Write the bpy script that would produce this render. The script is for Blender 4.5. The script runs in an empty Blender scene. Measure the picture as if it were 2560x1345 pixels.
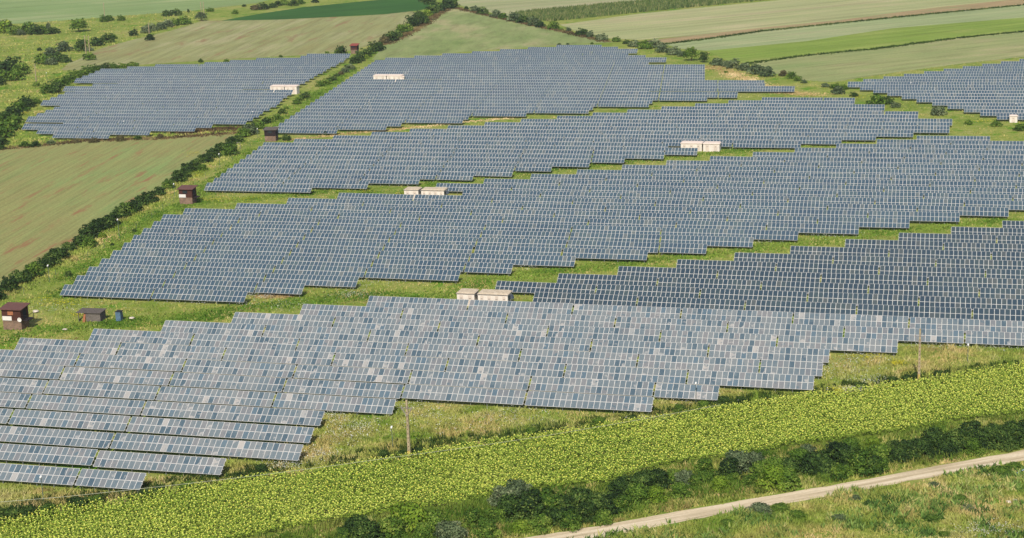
import bpy, bmesh, math, random
import numpy as np
from mathutils import Matrix, Vector, Euler

# ------------------------------------------------------------ camera, sky, sun, exposure
sc = bpy.context.scene
COL = sc.collection
R = math.radians
ZT = 2.55                                    # height of a solar table's top edge
FPX = 4164.34                                # focal length in pixels of the 2560 px wide photograph
CAM = np.array([163.539, -280.872, 90.847 + ZT])
RW = np.array([[0.9649227599, 0.2603576398, -0.0337337627],
               [-0.0320413006, 0.2443214465, 0.9691647878],
               [0.2605713385, -0.9340882892, 0.2440935219]])   # world -> camera
cd = bpy.data.cameras.new('camera'); cam = bpy.data.objects.new('camera', cd); COL.objects.link(cam)
cd.sensor_width = 36; cd.lens = FPX / 2560 * 36; cd.clip_start = 1; cd.clip_end = 6000
m4 = Matrix([list(RW.T[i]) + [CAM[i]] for i in range(3)] + [[0, 0, 0, 1]])
cam.matrix_world = m4
sc.camera = cam

SUN_EL, SUN_AZ = 43.0, 173.0                 # azimuth clockwise from +Y
w = bpy.data.worlds.new('World'); sc.world = w; w.use_nodes = True
nt = w.node_tree; nt.nodes.clear()
sky = nt.nodes.new('ShaderNodeTexSky'); sky.sky_type = 'NISHITA'; sky.sun_disc = False
sky.sun_elevation = R(SUN_EL); sky.sun_rotation = R(SUN_AZ)
sky.air_density = 1.2; sky.dust_density = 2.0
bg = nt.nodes.new('ShaderNodeBackground'); bg.inputs[1].default_value = 0.115
wo = nt.nodes.new('ShaderNodeOutputWorld')
nt.links.new(sky.outputs[0], bg.inputs[0]); nt.links.new(bg.outputs[0], wo.inputs[0])
sl = bpy.data.lights.new('sun', 'SUN'); so = bpy.data.objects.new('sun', sl); COL.objects.link(so)
sl.energy = 4.8; sl.angle = R(0.53); sl.color = (1.0, 0.95, 0.87)
sd = Vector((math.sin(R(SUN_AZ)) * math.cos(R(SUN_EL)), math.cos(R(SUN_AZ)) * math.cos(R(SUN_EL)), math.sin(R(SUN_EL))))
so.rotation_euler = sd.to_track_quat('Z', 'Y').to_euler()
so.location = (0, 0, 200)
sc.view_settings.view_transform = 'Standard'; sc.view_settings.look = 'None'
sc.view_settings.exposure = 0.24; sc.view_settings.gamma = 1
sc.cycles.max_bounces = 5; sc.cycles.diffuse_bounces = 2; sc.cycles.glossy_bounces = 2
sc.cycles.transparent_max_bounces = 4
rng = np.random.default_rng(7); random.seed(7)

# ------------------------------------------------------------ survey helpers
def at(px, py, z=0.0):
    d = RW.T @ np.array([(px - 1280) / FPX, -(py - 672.5) / FPX, -1.0])
    return CAM + d * (z - CAM[2]) / d[2]
def at_many(xy):
    d = np.stack([(xy[:, 0] - 1280) / FPX, -(xy[:, 1] - 672.5) / FPX, -np.ones(len(xy))], 1) @ RW
    return CAM + d * (-CAM[2] / d[:, 2])[:, None]
def proj(p):
    v = RW @ (np.asarray(p, float) - CAM)
    return 1280 - FPX * v[0] / v[2], 672.5 + FPX * v[1] / v[2]
def inside(xy, poly):
    x, y = xy[:, 0], xy[:, 1]; r = np.zeros(len(xy), bool)
    for i in range(len(poly)):
        x0, y0 = poly[i]; x1, y1 = poly[i - 1]
        if y0 == y1: continue
        c = ((y0 > y) != (y1 > y)) & (x < (x1 - x0) * (y - y0) / (y1 - y0) + x0)
        r ^= c
    return r

# ------------------------------------------------------------ materials
KA = 0.66
def S(r, g, b, k=None):
    k = KA if k is None else k
    f = lambda v: ((v / 255 + .055) / 1.055) ** 2.4 if v > 10 else v / 255 / 12.92
    return (f(r) * k, f(g) * k, f(b) * k, 1)
def newmat(name, rough=0.8, spec=0.3, metal=0.0):
    m = bpy.data.materials.new(name); m.use_nodes = True
    b = m.node_tree.nodes['Principled BSDF']
    b.inputs['Roughness'].default_value = rough; b.inputs['Metallic'].default_value = metal
    b.inputs['Specular IOR Level'].default_value = spec
    return m, m.node_tree, b
def N(t, typ, **kw):
    n = t.nodes.new('ShaderNode' + typ)
    for k, v in kw.items(): setattr(n, k, v)
    return n
def ramp(t, stops, interp='LINEAR'):
    n = N(t, 'ValToRGB'); n.color_ramp.interpolation = interp
    e = n.color_ramp.elements
    while len(e) < len(stops): e.new(0.5)
    for i, (p, c) in enumerate(stops): e[i].position = p; e[i].color = c if len(c) == 4 else (*c, 1)
    return n
def noise(t, scale, detail=3, vec=None, rough=0.6, dist=0.0):
    n = N(t, 'TexNoise'); n.inputs['Scale'].default_value = scale; n.inputs['Detail'].default_value = detail
    n.inputs['Roughness'].default_value = rough; n.inputs['Distortion'].default_value = dist
    if vec is not None: t.links.new(vec, n.inputs['Vector'])
    return n
def mixc(t, fac, a, b, mode='MIX'):
    n = N(t, 'Mix', data_type='RGBA', blend_type=mode)
    for sock, v in ((n.inputs[0], fac), (n.inputs[6], a), (n.inputs[7], b)):
        if hasattr(v, 'is_output'): t.links.new(v, sock)
        else: sock.default_value = v
    return n.outputs[2]
def geo(t): return N(t, 'NewGeometry').outputs['Position']

def plain(name, col, rough=0.7, spec=0.3, metal=0.0, var=0.15, sc_=3.0):
    m, t, b = newmat(name, rough, spec, metal)
    n = noise(t, sc_, 4, geo(t)); c2 = tuple(max(0, v * (1 - 2 * var)) for v in col[:3]) + (1,)
    r = ramp(t, [(0.35, c2), (0.65, tuple(min(1, v * (1 + var)) for v in col[:3]) + (1,))])
    t.links.new(n.outputs[0], r.inputs[0]); t.links.new(r.outputs[0], b.inputs[0])
    return m

def leafmat(name, cols, wscale=0.12, wcols=None, rough=0.75):
    """foliage: a per-face tint picks the colour, a slow world noise drifts it, each copy differs a little"""
    m, t, b = newmat(name, rough, 0.12)
    a = N(t, 'Attribute', attribute_name='tint'); oi = N(t, 'ObjectInfo')
    ad = N(t, 'Math', operation='MULTIPLY_ADD'); ad.inputs[1].default_value = 0.22; t.links.new(oi.outputs['Random'], ad.inputs[0])
    sb = N(t, 'Math', operation='ADD'); t.links.new(a.outputs['Fac'], sb.inputs[0])
    t.links.new(sb.outputs[0], ad.inputs[2]); sb.inputs[1].default_value = -0.11
    r = ramp(t, cols); t.links.new(ad.outputs[0], r.inputs[0])
    out = r.outputs[0]
    if wcols:
        n = noise(t, wscale, 3, geo(t)); r2 = ramp(t, wcols); t.links.new(n.outputs[0], r2.inputs[0])
        out = mixc(t, 0.55, out, r2.outputs[0])
    t.links.new(out, b.inputs[0])
    tr = N(t, 'BsdfTranslucent'); t.links.new(out, tr.inputs[0])
    mx = N(t, 'MixShader'); mx.inputs[0].default_value = 0.25
    t.links.new(b.outputs[0], mx.inputs[1]); t.links.new(tr.outputs[0], mx.inputs[2])
    t.links.new(mx.outputs[0], t.nodes['Material Output'].inputs[0])
    return m

def fieldmat(name, c1, c2, c3, ang=0.0, along=0.02, across=0.5, patch=0.03, fine=1.2, thr=(0.42, 0.62), amt=0.6, red=None):
    """crop or stubble: streaks across the working direction, patches, and fine grain"""
    m, t, b = newmat(name, 0.95, 0.05)
    mp = N(t, 'Mapping'); t.links.new(geo(t), mp.inputs[0]); mp.inputs['Rotation'].default_value = (0, 0, -ang)
    m2 = N(t, 'Mapping'); t.links.new(mp.outputs[0], m2.inputs[0]); m2.inputs['Scale'].default_value = (along, across, 1)
    s = noise(t, 1.0, 4, m2.outputs[0], 0.65, 0.3)
    p = noise(t, patch, 4, geo(t)); f = noise(t, fine, 4, geo(t), 0.75)
    add = N(t, 'Math', operation='ADD'); t.links.new(s.outputs[0], add.inputs[0]); t.links.new(p.outputs[0], add.inputs[1])
    hf = N(t, 'Math', operation='MULTIPLY'); hf.inputs[1].default_value = 0.5; t.links.new(add.outputs[0], hf.inputs[0])
    r = ramp(t, [(thr[0] - 0.08, c1), ((thr[0] + thr[1]) / 2, c2), (thr[1], c3)]); t.links.new(hf.outputs[0], r.inputs[0])
    rf = ramp(t, [(0.3, (0.62, 0.64, 0.6, 1)), (0.7, (1.28, 1.25, 1.2, 1))]); t.links.new(f.outputs[0], rf.inputs[0])
    o = mixc(t, amt, r.outputs[0], rf.outputs[0], 'MULTIPLY')
    m3 = N(t, 'Mapping'); t.links.new(mp.outputs[0], m3.inputs[0]); m3.inputs['Scale'].default_value = (along * 2.2, across * 2.7, 1)
    s3 = noise(t, 1.0, 5, m3.outputs[0], 0.7, 0.2); r3 = ramp(t, [(0.34, (0.74, 0.72, 0.70, 1)), (0.5, (1, 1, 1, 1)), (0.68, (1.2, 1.18, 1.16, 1))]); t.links.new(s3.outputs[0], r3.inputs[0])
    o = mixc(t, 0.8, o, r3.outputs[0], 'MULTIPLY')
    if red:
        r4 = ramp(t, [(0.56, (0, 0, 0, 1)), (0.68, (1, 1, 1, 1))]); m4_ = N(t, 'Mapping'); t.links.new(mp.outputs[0], m4_.inputs[0]); m4_.inputs['Scale'].default_value = (along * 3, across * .9, 1); m4_.inputs['Location'].default_value = (31, 17, 0)
        s4 = noise(t, 1.0, 5, m4_.outputs[0], 0.7, 0.2); t.links.new(s4.outputs[0], r4.inputs[0]); o = mixc(t, r4.outputs[0], o, red)
    t.links.new(o, b.inputs[0])
    return m

# ------------------------------------------------------------ mesh helpers
def link(o, parent=None):
    COL.objects.link(o)
    if parent is not None: o.parent = parent
    return o
def tag(o, label=None, cat=None, group=None, kind=None):
    if label: o['label'] = label
    if cat: o['category'] = cat
    if group: o['group'] = group
    if kind: o['kind'] = kind
    return o
def empty(name, loc, rz=0.0):
    o = bpy.data.objects.new(name, None); o.location = loc; o.rotation_euler = (0, 0, rz); o.empty_display_size = 0.3
    return link(o)
def mesh_np(name, V, F, nv, tint=None, mats=(), midx=None, attr='tint'):
    """V (n,3); F (m,nv) index array"""
    me = bpy.data.meshes.new(name); n, m = len(V), len(F)
    me.vertices.add(n); me.vertices.foreach_set('co', np.asarray(V, np.float32).ravel())
    me.loops.add(m * nv); me.loops.foreach_set('vertex_index', np.asarray(F, np.int32).ravel())
    me.polygons.add(m); me.polygons.foreach_set('loop_start', np.arange(0, m * nv, nv, dtype=np.int32))
    me.polygons.foreach_set('loop_total', np.full(m, nv, np.int32))
    if midx is not None: me.polygons.foreach_set('material_index', np.asarray(midx, np.int32))
    me.update(calc_edges=True)
    if tint is not None:
        a = me.attributes.new(attr, 'FLOAT', 'FACE'); a.data.foreach_set('value', np.asarray(tint, np.float32))
    for mt in mats: me.materials.append(mt)
    return me
class MB:
    """collects boxes, prisms and tubes into one mesh"""
    def __init__(s): s.v = []; s.f = []; s.m = []
    def face(s, pts, mi=0):
        k = len(s.v); s.v += [tuple(p) for p in pts]; s.f.append(tuple(range(k, k + len(pts)))); s.m.append(mi)
    def hexa(s, b, t, mi=0):
        k = len(s.v); s.v += [tuple(p) for p in b] + [tuple(p) for p in t]
        for q in ((3, 2, 1, 0), (4, 5, 6, 7), (0, 1, 5, 4), (1, 2, 6, 5), (2, 3, 7, 6), (3, 0, 4, 7)):
            s.f.append(tuple(k + i for i in q)); s.m.append(mi)
    def box(s, x0, x1, y0, y1, z0, z1, mi=0):
        s.hexa([(x0, y0, z0), (x1, y0, z0), (x1, y1, z0), (x0, y1, z0)], [(x0, y0, z1), (x1, y0, z1), (x1, y1, z1), (x0, y1, z1)], mi)
    def bar(s, a, b, w, h=None, mi=0):
        a, b = Vector(a), Vector(b); h = h or w; d = (b - a).normalized()
        u = d.cross(Vector((0, 0, 1))); u = u.normalized() if u.length > 1e-4 else Vector((1, 0, 0)); v = u.cross(d).normalized()
        c = [(-1, -1), (1, -1), (1, 1), (-1, 1)]
        s.hexa([a + u * i * w / 2 + v * j * h / 2 for i, j in c], [b + u * i * w / 2 + v * j * h / 2 for i, j in c], mi)
    def tube(s, pts, rad, n=8, mi=0, cap=True):
        pts = [Vector(p) for p in pts]; rr = rad if hasattr(rad, '__len__') else [rad] * len(pts); k0 = len(s.v)
        for i, p in enumerate(pts):
            d = (pts[min(i + 1, len(pts) - 1)] - pts[max(i - 1, 0)]).normalized()
            u = d.cross(Vector((0, 0, 1))); u = u.normalized() if u.length > 1e-3 else Vector((1, 0, 0)); v = u.cross(d).normalized()
            s.v += [tuple(p + (u * math.cos(2 * math.pi * q / n) + v * math.sin(2 * math.pi * q / n)) * rr[i]) for q in range(n)]
        for i in range(len(pts) - 1):
            for q in range(n):
                a = k0 + i * n + q; b = k0 + i * n + (q + 1) % n
                s.f.append((a, b, b + n, a + n)); s.m.append(mi)
        if cap:
            s.f.append(tuple(k0 + q for q in range(n))[::-1]); s.m.append(mi)
            s.f.append(tuple(k0 + (len(pts) - 1) * n + q for q in range(n))); s.m.append(mi)
    def mesh(s, name, mats):
        me = bpy.data.meshes.new(name); me.from_pydata(s.v, [], s.f)
        for m in (mats if isinstance(mats, (list, tuple)) else [mats]): me.materials.append(m)
        me.polygons.foreach_set('material_index', s.m); me.update(); return me
    def build(s, name, mats, parent=None, bevel=0.0):
        o = bpy.data.objects.new(name, s.mesh(name, mats))
        if bevel:
            b = o.modifiers.new('bevel', 'BEVEL'); b.width = bevel; b.segments = 1; b.limit_method = 'ANGLE'
        return link(o, parent)

ORD = ['zeroth', 'first', 'second', 'third', 'fourth', 'fifth', 'sixth', 'seventh', 'eighth', 'ninth', 'tenth', 'eleventh', 'twelfth', 'thirteenth',
       'fourteenth', 'fifteenth', 'sixteenth', 'seventeenth', 'eighteenth', 'nineteenth', 'twentieth']
TENS = {2: 'twenty', 3: 'thirty', 4: 'forty', 5: 'fifty', 6: 'sixty', 7: 'seventy', 8: 'eighty', 9: 'ninety'}
TTH = {3: 'thirtieth', 4: 'fortieth', 5: 'fiftieth', 6: 'sixtieth', 7: 'seventieth', 8: 'eightieth', 9: 'ninetieth'}
def ordn(n): return ORD[n] if n <= 20 else (TTH[n // 10] if n % 10 == 0 else TENS[n // 10] + '-' + ORD[n % 10])

# ------------------------------------------------------------ ground and fields
def ground_material():
    m, t, b = newmat('meadow_ground', 0.95, 0.05)
    g = geo(t)
    n1 = noise(t, 0.035, 4, g); n2 = noise(t, 0.35, 5, g, 0.7); n3 = noise(t, 2.6, 4, g, 0.8); n4 = noise(t, 0.11, 3, g)
    r1 = ramp(t, [(0.32, S(94, 122, 42)), (0.44, S(124, 142, 60)), (0.54, S(152, 158, 80)), (0.66, S(176, 164, 106))]); t.links.new(n1.outputs[0], r1.inputs[0])
    r2 = ramp(t, [(0.3, S(90, 124, 36)), (0.48, S(132, 150, 62)), (0.68, S(182, 172, 112))]); t.links.new(n2.outputs[0], r2.inputs[0])
    c = mixc(t, 0.5, r1.outputs[0], r2.outputs[0])
    r4 = ramp(t, [(0.56, (0, 0, 0, 1)), (0.66, (1, 1, 1, 1))]); t.links.new(n4.outputs[0], r4.inputs[0])
    c = mixc(t, r4.outputs[0], c, S(98, 140, 36))
    r3 = ramp(t, [(0.3, (0.45, 0.48, 0.40, 1)), (0.7, (1.4, 1.35, 1.3, 1))]); t.links.new(n3.outputs[0], r3.inputs[0])
    c = mixc(t, 0.7, c, r3.outputs[0], 'MULTIPLY')
    t.links.new(c, b.inputs[0]); return m
M_ground = ground_material()
mb = MB(); mb.face([(-2500, -700, 0), (1800, -700, 0), (1800, 3500, 0), (-2500, 3500, 0)])
tag(mb.build('ground', M_ground), kind='structure')

def sheet(name, poly, mat, z):
    """flat outline on the ground, given by survey points"""
    v = [(*at(x, y)[:2], z) for x, y in poly]
    b = MB(); b.face(v); o = b.build(name, mat); tag(o, kind='structure'); return o

a_h = at(125, 646); b_h = at(600, 340); HD = math.atan2(b_h[1] - a_h[1], b_h[0] - a_h[0])     # direction of the long hedge
a_r = at(1660, 1298); b_r = at(2560, 1136); RD = math.atan2(b_r[1] - a_r[1], b_r[0] - a_r[0])   # direction of the dirt road
a_f = at(1900, 75); b_f = at(2560, 9); FD = math.atan2(b_f[1] - a_f[1], b_f[0] - a_f[0])        # direction of the far strips

FIELDS = {}
def field(name, poly, mat, z): FIELDS.setdefault(name, []).append(poly); return sheet(name, poly, mat, z)
field('mown_field', [(-260, 395), (0, 372), (220, 352), (420, 344), (560, 334), (600, 338), (560, 378), (470, 432), (400, 488), (300, 548), (200, 622), (120, 668), (40, 715), (0, 735), (-120, 800), (-420, 850)],
      fieldmat('mown_grass', S(152, 144, 94), S(148, 152, 96), S(138, 156, 96), HD, 0.012, 0.28, 0.02, 1.6, amt=.8, red=S(152, 112, 80)), 0.02)
field('far_mown_field', [(198, 148), (230, 130), (262, 118), (330, 100), (430, 76), (505, 52), (620, 50), (760, 46), (900, 40), (1030, 28), (1046, 34), (1020, 62), (975, 90), (930, 112), (868, 128), (760, 138), (640, 144), (500, 152), (380, 160), (262, 168), (196, 176), (150, 176), (172, 158)],
      fieldmat('far_stubble', S(146, 140, 92), S(152, 154, 104), S(170, 164, 122), HD, 0.008, 0.11, 0.012, 1.0, red=S(148, 122, 88)), 0.03)
field('green_crop_field', [(552, 52), (640, 36), (760, 18), (900, 4), (1010, -6), (1080, 4), (1090, 14), (1050, 26), (960, 36), (820, 43), (700, 49), (600, 51)],
      fieldmat('dark_crop', S(54, 90, 40), S(60, 100, 44), S(68, 106, 48), FD, 0.01, 0.2, 0.02, 1.0, amt=0.3), 0.05)
field('triangle_field', [(1120, 20), (1160, 24), (1240, 42), (1330, 62), (1420, 80), (1500, 98), (1530, 106), (1400, 112), (1300, 120), (1180, 128), (1080, 138), (960, 147), (930, 150), (960, 112), (1010, 88), (1060, 58), (1090, 32)],
      fieldmat('triangle_meadow', S(124, 142, 84), S(144, 154, 100), S(168, 162, 118), HD, 0.02, 0.06, 0.014, 1.1), 0.03)
field('pale_field', [(1130, 8), (1200, -20), (1700, -40), (1700, -4), (1500, 14), (1300, 30), (1270, 40), (1190, 24)],
      fieldmat('pale_stubble', S(150, 158, 110), S(168, 168, 126), S(182, 172, 138), FD, 0.004, 0.08, 0.01, 1.0), 0.04)
field('pale_field', [(1400, 62), (1600, 34), (2030, -8), (2560, -60), (2800, -80), (2800, -30), (2560, -4), (2330, 20), (2100, 50), (1900, 70), (1740, 88), (1600, 100), (1520, 96), (1440, 78)],
      fieldmat('pale_green_stubble', S(156, 164, 112), S(172, 172, 124), S(188, 178, 138), FD, 0.004, 0.06, 0.01, 1.0), 0.04)
field('dry_strip', [(1590, 104), (1740, 88), (1900, 70), (2100, 50), (2330, 20), (2560, -4), (2700, -16), (2700, -2), (2560, 12), (2200, 47), (1900, 78), (1760, 98), (1660, 110)],
      fieldmat('dry_grass', S(176, 150, 112), S(166, 146, 108), S(140, 150, 100), FD, 0.02, 0.12, 0.03, 1.0), 0.05)
field('grey_green_field', [(1660, 110), (1760, 98), (1900, 78), (2200, 47), (2560, 12), (2700, -2), (2700, 30), (2560, 44), (2231, 71), (2017, 103), (1767, 127), (1700, 122)],
      fieldmat('grey_green_crop', S(146, 160, 112), S(158, 168, 120), S(170, 172, 128), FD, 0.006, 0.08, 0.01, 1.0), 0.04)
field('bright_green_field', [(1767, 127), (2017, 103), (2231, 71), (2560, 44), (2700, 30), (2700, 64), (2560, 78), (2409, 93), (2195, 121), (2017, 137), (1870, 158), (1820, 152)],
      fieldmat('bright_crop', S(120, 146, 60), S(134, 154, 70), S(152, 162, 86), FD, 0.008, 0.1, 0.02, 1.0), 0.05)
field('pale_field', [(1880, 158), (2017, 138), (2195, 122), (2409, 94), (2560, 79), (2700, 65), (2700, 130), (2560, 142), (2400, 160), (2260, 178), (2140, 196), (2080, 206), (2000, 200), (1930, 182)],
      fieldmat('pale_pasture', S(138, 152, 96), S(156, 160, 108), S(172, 164, 122), FD, 0.01, 0.08, 0.015, 1.0), 0.04)
field('far_green_field', [(-260, 75), (-200, -60), (620, -60), (720, -12), (640, 8), (470, 28), (300, 40), (150, 52), (0, 62)],
      fieldmat('far_green', S(124, 148, 92), S(140, 160, 104), S(164, 172, 124), FD, 0.004, 0.06, 0.008, 1.0), 0.04)
SUNF = [(-260, 1345), (0, 1301), (130, 1284), (268, 1265), (431, 1236), (527, 1218), (623, 1202), (800, 1183), (900, 1168), (1022, 1146), (1245, 1110), (1418, 1085), (1616, 1055), (1858, 1020), (2105, 986), (2303, 956), (2560, 920), (2760, 893),
        (2760, 1010), (2560, 1041), (2402, 1056), (2253, 1085), (2105, 1105), (1957, 1125), (1808, 1155), (1660, 1168), (1517, 1214), (1393, 1220), (1235, 1244), (1146, 1268), (973, 1290), (800, 1316), (640, 1346), (400, 1400), (0, 1470), (-300, 1520)]
FIELDS['sunflower_field'] = [SUNF]
sheet('sunflower_soil', SUNF, fieldmat('crop_soil', S(100, 118, 44), S(116, 134, 50), S(130, 132, 70), RD, 0.2, 1.3, 0.1, 3.0), 0.03).name = 'field_soil'

def road_material():
    m, t, b = newmat('pale_dirt', 0.95, 0.05)
    mp = N(t, 'Mapping'); t.links.new(geo(t), mp.inputs[0]); mp.inputs['Rotation'].default_value = (0, 0, -RD)
    m2 = N(t, 'Mapping'); t.links.new(mp.outputs[0], m2.inputs[0]); m2.inputs['Scale'].default_value = (0.06, 1.1, 1)
    s = noise(t, 1.0, 4, m2.outputs[0], 0.6, 0.2); f = noise(t, 2.0, 5, geo(t), 0.8)
    r = ramp(t, [(0.34, S(170, 154, 124, .8)), (0.5, S(200, 182, 152, .8)), (0.64, S(216, 200, 172, .8))]); t.links.new(s.outputs[0], r.inputs[0])
    rf = ramp(t, [(0.32, (0.72, 0.72, 0.7, 1)), (0.66, (1.15, 1.15, 1.15, 1))]); t.links.new(f.outputs[0], rf.inputs[0])
    t.links.new(mixc(t, 0.5, r.outputs[0], rf.outputs[0], 'MULTIPLY'), b.inputs[0]); return m
ROAD_T = [(900, 1412), (1100, 1382), (1344, 1341), (1500, 1316), (1700, 1279), (1882, 1248), (2105, 1211), (2303, 1174), (2560, 1126), (2760, 1086)]
ROAD_B = [(900, 1436), (1200, 1390), (1482, 1346), (1660, 1311), (1858, 1272), (2006, 1249), (2204, 1213), (2402, 1177), (2560, 1148), (2760, 1108)]
def wob(pts, seed, n=6, amp=0.22):
    r = np.random.default_rng(seed); out = []
    for (x0, y0), (x1, y1) in zip(pts[:-1], pts[1:]):
        for k in range(n):
            p = at(x0 + (x1 - x0) * k / n, y0 + (y1 - y0) * k / n); out.append((p[0] + r.normal(0, amp), p[1] + r.normal(0, amp), 0.03))
    return out
b_ = MB(); A_, B_ = wob([(x, y - 1.5) for x, y in ROAD_T], 1, amp=.12), wob([(x, y + 3) for x, y in ROAD_B], 2, amp=.15)
for i in range(len(A_) - 1): b_.face([A_[i], A_[i + 1], B_[i + 1], B_[i]][::-1])
tag(b_.build('dirt_road', road_material()), kind='structure')
FIELDS['road'] = [[(x, y - 3) for x, y in ROAD_T] + [(x, y + 7) for x, y in ROAD_B[::-1]]]
FIELDS['road_verge'] = []

# ------------------------------------------------------------ solar tables
P = 8.0502; TAU = R(34); LS = 3.15; CW = 1.0; GAP = 22.35
CT, ST = math.cos(TAU), math.sin(TAU)
def table_rows():
    rows = []                                 # (block, row number from its front, Y, [(x0, columns), ...])
    def segs(a, end, merge=False, back=0):
        a0 = a - GAP * back; out = []
        while a0 < end - 0.6:
            n = int(round(min(22, end - a0))); out.append([a0, n]); a0 += GAP
        if len(out) > 1 and (out[-1][1] < 7 or merge): out[-2][1] = int(round(end - out[-2][0])); out.pop()
        return out
    # nearest block
    ends = {-8: 44.3, -7: 53.8, -6: 63.4, -5: 62.1, -4: 60.8, -3: 70.8, -2: 113.8, -1: 124.1, 0: 139.5, 1: 140.4, 2: 141, 3: 152.7}
    for j in range(-8, 18):
        if j < 0: a = 1.1 + 1.34 * (-1 - j); e = ends[j]; rows.append(('nearest', j + 9, j * P, segs(a, e, j in (-6, -5, -4), 5)))
        else:
            a = -16.8 + 11.84 * j
            if j == 6: a += GAP
            rows.append(('nearest', j + 9, j * P, segs(a, ends.get(j, a + 8 * GAP), False, 3 if j == 0 and False else 0)))
    # middle block
    la = [-29.8, -31.1, -32.5, -33.6, -34.9, -36.2, -37.7, -39.1, -40.3, -41.6, -39.2] + [-27.6 + 11.75 * k for k in range(16)]
    ea = {0: 15.1, 1: 25.0, 2: 34.2, 3: 55.4, 4: 65.6, 5: 78.2, 6: 93.3, 7: 106.2, 8: 115.9, 9: 125.5, 10: 139, 11: 150.9, 12: 162.7, 13: 174.6, 26: 170.6}
    for i, a in enumerate(la):
        e = ea.get(i, a + 10 * GAP)
        if i == 14: a = 29.7
        s = segs(a, e, i in (5, 9))
        if i == 6: s = [[a + GAP * k, 22] for k in range(4)] + [[52.0, 21], [73.5, 20]]
        rows.append(('middle', i + 1, (4.97 + 0.9946 * i) * P, s))
    # upper block behind the middle one
    lb = [-48.9, -49.8, -51.1, -52.4, -53.5, -55, -56.2, -57.4, -58.7, -60.0, -52, -41, -30.2, -19, -7.8, 3.2, 14.1, 25.2, 36.3, 47.2, 58.1, 69, 79.9, 91.1]
    eb = [-15.8, -1.5, 11.5, 25.5, 35.3, 45.3, 55.2, 64.7, 74.8, 84.6, 73.5, 114.3, 125.4, 136.4, 147.7, 158.7, 158.7, 158.7, 147.2, 147.2, 135.5, 135.5, 124, 124]
    jb = [19.19, 20.07, 21.01, 21.91, 22.81, 23.8, 24.74, 25.67, 26.6, 27.5, 28.4, 29.33, 30.3, 31.2, 32.12, 33.05, 34.0, 34.93, 35.86, 36.8, 37.74, 38.7, 39.68, 40.6]
    for i in range(24): rows.append(('upper', i + 1, jb[i] * P, segs(lb[i], eb[i], i == 0)))
    # far block
    laf = [-69.5 - 1.22 * k for k in range(24)] + [-95.3, -83.8, -72.8, -60.7, -49.3, -37.8, -25.9]
    eaf = [-46, -30, -27.6, -7.6, -7.6, 11.6, 32.2, 32, 51.7, 51.7, 70.8, 80.5, 46, 99.8, 87.8, 86.3, 62.4, 61, 59.9, 58.5, 57.2, 55.9, 30, 29, 35.5, 24.9, 14.8, -16, 16.2, 5.9, -4.4]
    def cut(ss, lo, hi):
        out = []
        for a, n in ss:
            if a + n <= lo or a >= hi: out.append([a, n]); continue
            if lo - a >= 2: out.append([a, int(lo - a)])
            if a + n - hi >= 2: k = int(a + n - hi); out.append([a + n - k, k])
        return out
    for i in range(31):
        j = 31.35 + (61.0 - 31.35) / 30 * i; ss = segs(laf[i], eaf[i])
        if i == 16: ss = cut(ss, -79, -48)
        rows.append(('far', i + 1, j * P, ss))
    ll = [(29.44, -146.1, -124.2), (30.4, -156.9, -112.9), (31.45, -167.9, -99.5), (32.4, -156, -96.1), (33.45, -175.9, -86.7), (34.42, -176.7, -88), (35.38, -177.6, -89), (36.33, -178.4, -89.9), (37.34, -180.1, -90.8), (38.42, -193.3, -92.2), (39.37, -194.2, -94.2), (40.38, -195.5, -95.8), (41.36, -196.8, -97), (42.3, -196, -98.6),
          (43.27, -205.7, -102.5), (44.3, -197, -103.8), (45.3, -189, -105), (46.32, -214.3, -106.3), (47.35, -215.7, -107.4), (48.33, -216.8, -108.4), (49.33, -218.2, -109.5), (50.25, -219.7, -110.5), (51.2, -210, -111.5), (52.2, -199.9, -112.5), (53.16, -178.7, -113.4), (54.12, -169.4, -114.3), (55.07, -159.4, -115.4), (56.03, -140.2, -116.7), (57.0, -140.2, -117.8)]
    for i, (j, a, e) in enumerate(ll): rows.append(('left', i + 1, j * P, cut(segs(a, e), -123, -105) if i == 14 else segs(a, e)))
    lr = [(36.55, 173.2), (37.48, 167.9), (38.4, 162.5), (39.3, 157), (40.23, 151.6), (41.17, 146), (42.1, 140.5), (43.03, 135), (43.95, 129.5), (44.85, 124.2), (45.77, 119), (46.7, 124.3), (47.65, 131.6), (48.6, 139.1), (49.55, 146.6), (50.5, 154), (51.45, 161.3), (52.4, 168.9), (53.35, 176.3), (54.3, 183.7)]
    for i, (j, a) in enumerate(lr): rows.append(('right', i + 1, j * P, segs(a, a + 6 * GAP)))
    return rows
ROWS = table_rows()
TABLES = []
for blk, rn, y, ss in ROWS:
    vis = []
    for x0, n in ss:
        pa = proj((x0, y, ZT)); pb = proj((x0 + n, y - LS * CT, ZT - LS * ST))
        if pb[0] < -15 or pa[0] > 2575 or pa[1] > 1345: continue
        vis.append((x0, n, (pb[0] - pa[0]) * (pb[1] - pa[1]), pa, pb))
    for k, (x0, n, ar, pa, pb) in enumerate(vis): TABLES.append(dict(blk=blk, row=rn, y=y, x=x0, n=n, k=k, nk=len(vis), area=ar / max(1, n) ** 0))
TABLES.sort(key=lambda d: -d['area'])
SINGLE, MASS = TABLES[:300], TABLES[300:]
print('solar tables', len(TABLES))

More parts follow.
